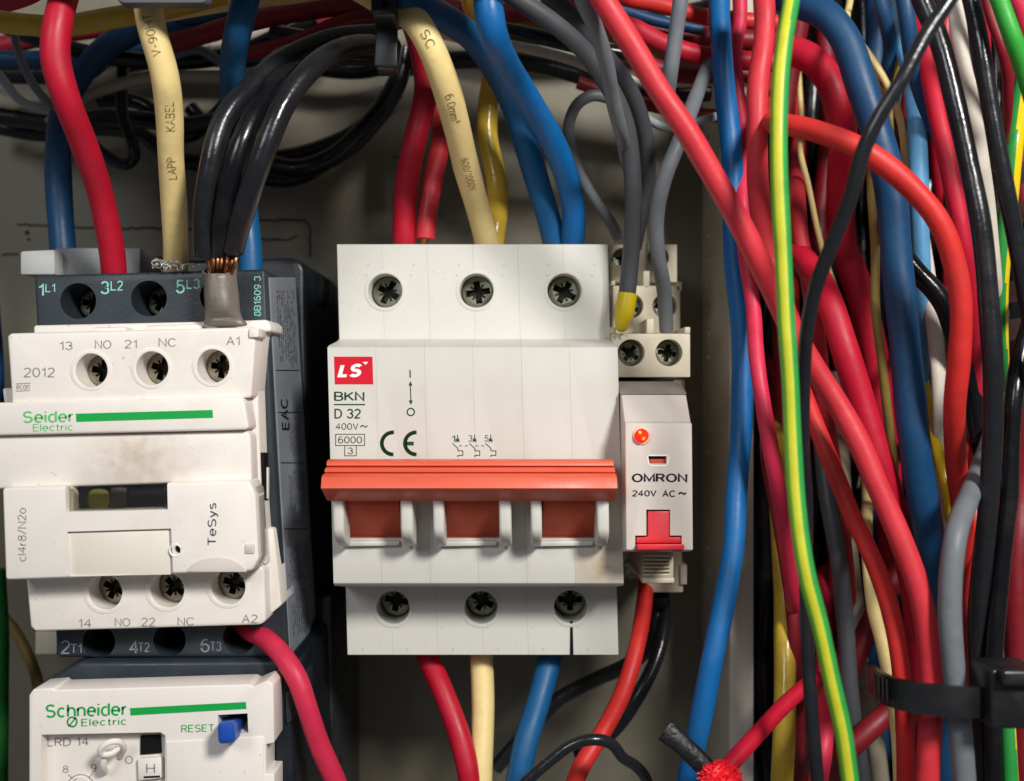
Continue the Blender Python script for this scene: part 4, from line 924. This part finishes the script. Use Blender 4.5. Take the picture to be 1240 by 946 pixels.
T('black_wire', 'black', [(1168, -28, 120), (1150, 0, 120), (1121, 42, 120), (1092, 97, 120), (1064, 142, 119), (1046, 181, 118), (1029, 242, 116), (1006, 300, 113), (987, 350, 110), (977, 400, 107), (973, 460, 104), (972, 532, 102), (976, 610, 98), (976, 710, 95), (978, 783, 95), (982, 856, 96), (990, 946, 96), (994, 990, 96)], 18, 'thin black wire crossing in front from top right to lower middle', rref=112)
T('black_cable', 'black', [(1108, -25, 92), (1116, 0, 92), (1137, 48, 93), (1154, 113, 94), (1172, 194, 95), (1188, 274, 96), (1196, 352, 96), (1202, 442, 96), (1202, 532, 94), (1196, 620, 92), (1190, 680, 90), (1184, 746, 88), (1186, 840, 86), (1192, 990, 84)], 24, 'thick black cable left of the pair of black cables on the right')
T('black_cable', 'black', [(1170, -25, 98), (1176, 0, 98), (1186, 48, 99), (1198, 123, 99), (1211, 194, 99), (1227, 274, 98), (1238, 334, 97), (1250, 400, 95), (1262, 480, 92)], 21, 'right black cable leaving the photo at the right edge')
T('black_cable', 'coal', [(1250, 380, 86), (1236, 430, 88), (1228, 480, 90), (1224, 540, 90), (1222, 603, 90), (1216, 655, 90), (1207, 746, 90), (1202, 819, 90), (1203, 900, 90), (1204, 990, 90)], 21, 'lower right black cable passing under the cable tie head')
T('red_wire', 'crimson', [(1112, 30, 72), (1124, 81, 76), (1137, 145, 80), (1151, 210, 82), (1166, 290, 82), (1176, 360, 78), (1180, 440, 70), (1180, 520, 64)], 22, 'crimson cable between the light blue and thick black cables')
T('white_wire', 'white', [(1158, -10, 76), (1160, 30, 76), (1166, 75, 76), (1177, 129, 76), (1187, 190, 76), (1196, 260, 72), (1205, 360, 66)], 21, 'white ribbon-like wire between the two black cables at top right', squash=.4)
T('white_wire', 'white', [(1108, 240, 58), (1118, 300, 62), (1128, 370, 66), (1136, 440, 68), (1140, 532, 68), (1145, 590, 66), (1152, 660, 60)], 20, 'white wire right of the thick dark blue cable at mid height', squash=.3)
T('blue_wire', 'paleblue', [(1090, 40, 50), (1102, 85, 58), (1109, 130, 65), (1112, 200, 66), (1114, 290, 67), (1116, 370, 65), (1113, 442, 62), (1110, 500, 58)], 22, 'light sky blue wire behind the red arch')
T('red_cable', 'crimson', [(920, 60, 40), (960, 62, 46), (990, 78, 50), (1010, 110, 52), (1020, 155, 50), (1018, 226, 44), (1020, 290, 40), (1040, 352, 38), (1058, 424, 36), (1070, 520, 34), (1080, 650, 30)], 33, 'deep crimson cable bending down behind the thick dark blue cable')
T('yellow_wire', 'yellow', [(1030, 40, 66), (1046, 58, 68), (1064, 84, 70), (1077, 108, 70), (1090, 145, 66), (1096, 190, 60)], 9, 'thin pale yellow wire beside the dark blue cable near the top')
T('yellow_wire', 'gold', [(1102, 10, 48), (1092, 45, 48), (1080, 75, 48), (1070, 100, 46)], 24, 'golden yellow cable leaning behind the crossing black wire')
T('blue_wire', 'navy', [(1060, -20, 60), (1067, 5, 60), (1075, 35, 58), (1078, 60, 54), (1074, 90, 50)], 17, 'glossy dark blue wire at the top between yellow and blue cables')
T('blue_wire', 'navy', [(1092, -20, 78), (1098, 20, 78), (1103, 60, 76), (1112, 100, 74), (1128, 145, 70), (1150, 200, 58)], 20, 'slate blue cable left of the thick black cable at the top')
T('green_wire', 'green', [(1200, -25, 104), (1210, 0, 104), (1226, 45, 104), (1240, 85, 102), (1256, 140, 100)], 21, 'plain green cable in the top right corner')
T('red_wire', 'pink', [(1220, -25, 96), (1232, 0, 96), (1246, 50, 94), (1256, 100, 92)], 24, 'pinkish red cable at the extreme top right corner')
T('red_wire', 'crimson', [(1178, -20, 82), (1188, 10, 82), (1194, 45, 80), (1194, 85, 78), (1190, 130, 70)], 11, 'thin crimson wire right of the white ribbon-like wire')
T('red_wire', 'darkred', [(1190, -20, 86), (1200, 20, 86), (1212, 55, 86), (1220, 90, 84), (1220, 130, 80), (1214, 180, 70)], 13, 'thin dark red wire left of the plain green cable')
T('earth_wire', 'bright', [(1246, 60, 66), (1234, 130, 70), (1228, 177, 72), (1222, 242, 70), (1213, 316, 68), (1210, 380, 64), (1212, 440, 58)], 20, 'yellow and green striped wire near the right edge', stripe=gyst(.2, .003), mats=[wm('bright'), wm('g2')], sides=24)
T('yellow_wire', 'yellow', [(970, 190, 48), (979, 225, 52), (988, 270, 54), (998, 310, 56), (1012, 352, 56), (1028, 410, 50), (1040, 470, 44)], 7, 'very thin pale yellow wire behind the crossing black wire')
T('red_cable', 'crimson', [(962, 300, 60), (985, 330, 70), (1006, 370, 78), (1022, 420, 80), (1040, 478, 80), (1060, 545, 80), (1080, 610, 78), (1100, 680, 72), (1112, 760, 66), (1118, 850, 62)], 32, 'glossy crimson cable right of the crossing black wire at mid height')
T('red_cable', 'red', [(712, -30, 106), (730, 0, 105), (763, 51, 104), (798, 109, 103), (830, 156, 102), (856, 200, 101), (882, 245, 100), (907, 292, 99), (930, 340, 97), (956, 394, 95), (983, 440, 94), (1016, 492, 94), (1042, 540, 95), (1064, 592, 96), (1090, 652, 97), (1112, 712, 98), (1124, 775, 98), (1128, 838, 98), (1125, 911, 98), (1121, 990, 98)], 28, 'long salmon red cable running diagonally from top middle to bottom right', rref=99)
T('red_cable', 'scarlet', [(960, 440, 76), (986, 510, 84), (1008, 565, 87), (1030, 620, 89), (1058, 680, 91), (1078, 738, 92), (1090, 800, 93), (1095, 860, 93), (1098, 990, 92)], 22, 'bright red cable left of the long salmon cable in the lower bundle')
T('red_wire', 'red', [(966, 250, 60), (970, 291, 64), (978, 330, 64), (986, 380, 60), (994, 450, 56)], 20, 'short visible red cable right of the green yellow wire')
T('black_cable', 'coal', [(1080, 290, 72), (1110, 330, 75), (1130, 350, 76), (1146, 374, 76), (1160, 420, 72), (1176, 470, 68), (1190, 560, 64)], 24, 'black cable crossing under the red arch over the light blue wire')
T('yellow_wire', 'bright', [(1112, 430, 58), (1120, 470, 62), (1128, 514, 66), (1138, 556, 70), (1146, 590, 72), (1152, 625, 72), (1156, 680, 66)], 13, 'bright yellow wire between the dark blue cable and white wire')
T('yellow_wire', 'tan', [(1056, 240, 60), (1060, 300, 60), (1060, 370, 60), (1068, 440, 60), (1076, 510, 58), (1084, 580, 52)], 11, 'tan wire hugging the left side of the thick dark blue cable')
T('grey_cable', 'grey', [(1206, 510, 66), (1190, 560, 78), (1173, 603, 93), (1157, 650, 101), (1150, 728, 102), (1154, 801, 102), (1162, 874, 102), (1168, 946, 102), (1172, 990, 102)], 27, 'thick light grey cable in the lower right held by the cable tie')
T('red_wire', 'scarlet', [(1170, 560, 70), (1178, 610, 74), (1182, 650, 76), (1178, 690, 74), (1172, 740, 70)], 18, 'short bright red cable between the grey and black cables')
T('red_wire', 'darkred', [(1240, 540, 62), (1234, 620, 74), (1230, 700, 76), (1232, 780, 76), (1236, 860, 76), (1238, 990, 76)], 30, 'dim red cable at the right edge above the cable tie head')
T('yellow_wire', 'yellow', [(1050, 660, 72), (1058, 739, 78), (1068, 778, 82), (1078, 830, 84), (1086, 880, 84), (1092, 990, 84)], 16, 'pale yellow wire passing under the cable tie strap')
T('red_wire', 'darkred', [(1110, 830, 60), (1078, 860, 64), (1050, 886, 66), (1020, 915, 66), (985, 950, 64)], 26, 'dark crimson cable slanting behind at the bottom of the bundle')
T('red_wire', 'darkred', [(1112, 620, 40), (1086, 690, 46), (1054, 755, 52), (1034, 800, 54), (1010, 860, 52)], 24, 'dark crimson cable deep behind the strap end of the tie')
T('yellow_wire', 'gold', [(940, 560, 42), (946, 640, 46), (950, 720, 50), (951, 800, 56), (950, 882, 60), (947, 946, 62), (946, 990, 62)], 26, 'golden yellow cable behind the cut pinkish wire at bottom')
T('red_wire', 'pink', [(998, 815, 58), (1000, 850, 70), (997, 905, 78), (990, 950, 78), (984, 990, 76)], 22, 'glossy pink wire behind the thin black wire at the bottom')
T('grey_cable', 'darkgrey', [(996, 540, 56), (1002, 600, 60), (1016, 680, 62), (1024, 760, 62), (1030, 850, 62), (1042, 930, 60), (1050, 990, 60)], 21, 'dark grey cable behind the green yellow wire in the lower bundle')
T('grey_cable', 'beige', [(1018, 560, 40), (1024, 637, 42), (1036, 740, 44), (1044, 830, 46), (1060, 900, 48), (1070, 990, 48)], 22, 'dim taupe cable deep in the lower bundle')
T('red_wire', 'darkred', [(930, 560, 50), (945, 640, 54), (958, 720, 56), (964, 800, 56), (966, 900, 50)], 17, 'dark red wire left of the green yellow wire in the lower bundle')
T('earth_wire', 'bright', [(1218, 840, 88), (1221, 890, 90), (1224, 946, 90), (1228, 990, 90)], 18, 'yellow green wire below the cable tie head in the right corner', stripe=gyst(.35, .002), mats=[wm('bright'), wm('g2')], sides=24)
# cut pinkish wire with a ragged red tip, and a black hollow sleeve
o = wire('cut_wire', 'crimson', [(990, 820, 70), (964, 841, 74), (942, 862, 78), (922, 884, 82), (900, 908, 86), (880, 930, 89)], 20, 'pinkish red wire cut off with a ragged bright red tip', gR, key='cut')
rr = random.Random(21); bm = bmesh.new()
core = W(872, 940, 90)
ico = bmesh.ops.create_icosphere(bm, subdivisions=3, radius=3.0)
for v in ico['verts']:
    v.co = core + Vector((v.co.x*1.15, v.co.y, v.co.z*.85)) * (1 + rr.uniform(-.16, .12))
for k in range(260):
    a = rr.uniform(0, 2*math.pi); b = rr.uniform(-.9, 1.0); q = math.sqrt(max(0, 1-b*b))
    dr = Vector((q*math.cos(a), -abs(q*math.sin(a)), b)); st = core + Vector((dr.x*3.3, dr.y*2.9, dr.z*2.5))
    l = rr.uniform(.15, .6); e = st + dr*l + Vector((rr.uniform(-.4, .4), rr.uniform(-.3, .3), rr.uniform(-.4, .4)))
    tube_bm([st - dr*.3, (st+e)/2 + Vector((rr.uniform(-.15, .15), 0, rr.uniform(-.15, .15))), e], .17, 5, bm=bm, rng=rr, taper=lambda t: 1.3-t)
mk('ragged_tip', bm, mat('ragged_red_plastic', '#f01828', .5, .4, bump=.5, bscale=900, sss=.2), o, smooth=False)
sp = spline([W(*p) for p in ((806, 884, 84), (822, 898, 85), (843, 918, 86), (866, 944, 86), (880, 975, 84))], .8)
bm = bmesh.new(); fr = frames(sp); rings = []
for (rad, idxs) in ((1.9, range(len(sp))), (1.55, reversed(range(min(8, len(sp)))))):
    for i in idxs:
        t, n, b = fr[i]; wv = 1 + .07*math.sin(i*1.3)
        rings.append([bm.verts.new(sp[i] + n*rad*wv*math.cos(2*math.pi*k/16)*.72 + b*rad*math.sin(2*math.pi*k/16)*(1.1 if i < 3 else .95)) for k in range(16)]) if rad > 1.7 else rings.insert(0, [bm.verts.new(sp[i] + n*rad*.72*math.cos(2*math.pi*k/16) + b*rad*math.sin(2*math.pi*k/16)) for k in range(16)])
inner = rings[:min(8, len(sp))][::-1]; outer = rings[min(8, len(sp)):]
seq = inner[::1]
seq = rings[:min(8, len(sp))]            # deepest .. mouth order depends on insertion
mouth_first = (seq[0][0].co - outer[0][0].co).length < (seq[-1][0].co - outer[0][0].co).length
seq = seq[::-1] if mouth_first else seq
for a, b in zip((seq + outer)[:-1], (seq + outer)[1:]):
    for k in range(16): bm.faces.new((a[k], a[(k+1) % 16], b[(k+1) % 16], b[k]))
bmesh.ops.recalc_face_normals(bm, faces=bm.faces)
o = mk('cut_sleeve', bm, mat('black_braided_sleeve', '#1c1c1c', .45, .5, bump=.8, bscale=900, var=.3, vscale=600), None, angle=60)
props(o, 'black hollow sleeve cut open beside the ragged red wire tip', 'cable sleeve', None)

# dim filler wires; dark colours stand for the shade between the front wires
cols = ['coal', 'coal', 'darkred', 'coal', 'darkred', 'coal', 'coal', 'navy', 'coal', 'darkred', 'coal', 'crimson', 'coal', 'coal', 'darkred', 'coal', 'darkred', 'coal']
rr = random.Random(17)
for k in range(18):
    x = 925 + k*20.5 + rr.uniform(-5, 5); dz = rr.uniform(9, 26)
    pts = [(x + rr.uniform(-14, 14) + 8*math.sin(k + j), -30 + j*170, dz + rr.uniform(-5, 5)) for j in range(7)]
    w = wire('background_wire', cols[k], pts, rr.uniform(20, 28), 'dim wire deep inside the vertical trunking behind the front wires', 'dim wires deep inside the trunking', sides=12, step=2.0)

# cable tie on the right bundle
tie2 = empty('cable_tie', W(1150, 830, 110), 'black nylon cable tie strapped round the lower right wire bundle', 'cable tie')
def strap(path, hpx, th, nm, m):
    P = spline([W(*p) for p in path], .8); bm = bmesh.new(); rings = []
    for i, p in enumerate(P):
        t = (P[min(i+1, len(P)-1)] - P[max(i-1, 0)]).normalized(); up = Vector((0, 0, 1)); up = (up - t*up.dot(t)).normalized(); n = t.cross(up)
        h = hpx*.5*(CAMD-105)/FPX
        rings.append([bm.verts.new(p + up*a*h + n*b*th) for a, b in ((-1, -.35), (-.86, -.5), (.86, -.5), (1, -.35), (1, .5), (-1, .5))])
    for a, b in zip(rings[:-1], rings[1:]):
        for k in range(6): bm.faces.new((a[k], a[(k+1) % 6], b[(k+1) % 6], b[k]))
    bm.faces.new(rings[0]); bm.faces.new(rings[-1]); bmesh.ops.recalc_face_normals(bm, faces=bm.faces)
    return mk(nm, bm, m, tie2, angle=30)
strap([(1052, 818, 78), (1057, 822, 88), (1063, 828, 98), (1074, 835, 104), (1095, 842, 107), (1130, 847, 108), (1170, 850, 108), (1205, 850, 106)], 36, 1.3, 'strap', tiem)
mk('tie_head', prism(rrect(1200, 810, 1262, 884, 6), 110.5, 103, 1.0, 3), tiem, tie2)
mk('head_ridge', prism(rrect(1214, 812, 1262, 832, 5), 112.5, 109, .8, 3), tiem, tie2)
for k in range(3): mk('strap_tooth', prism([(1063+k*5, 818+k*2.6), (1065+k*5, 818.6+k*2.6), (1065.6+k*5, 848+k*2.2), (1063.6+k*5, 847+k*2.2)], 106.3+k*.5, 104, .1), tiem, tie2)

# printing on the cables
pdim = mat('faded_print', '#7c6a44', .6, .2, bump=0)
wire_text('A2', 'LAPP', .355, 10.5, pdim, angle=-.40, rev=True, bold=-.01)
wire_text('A2', 'KABEL', .515, 10.5, pdim, angle=-.40, rev=True, bold=-.01)
wire_text('A2', 'V-90HT', .73, 10.0, pdim, angle=-.1, rev=True, bold=-.01)
wire_text('C3', 'SC', .25, 10.5, pdim, angle=.0, bold=-.01)
wire_text('C3', '6.0mm²', .395, 10.5, pdim, angle=.0, bold=-.01)
wire_text('C3', '600/1000V', .60, 10.5, pdim, angle=.0, bold=-.01)
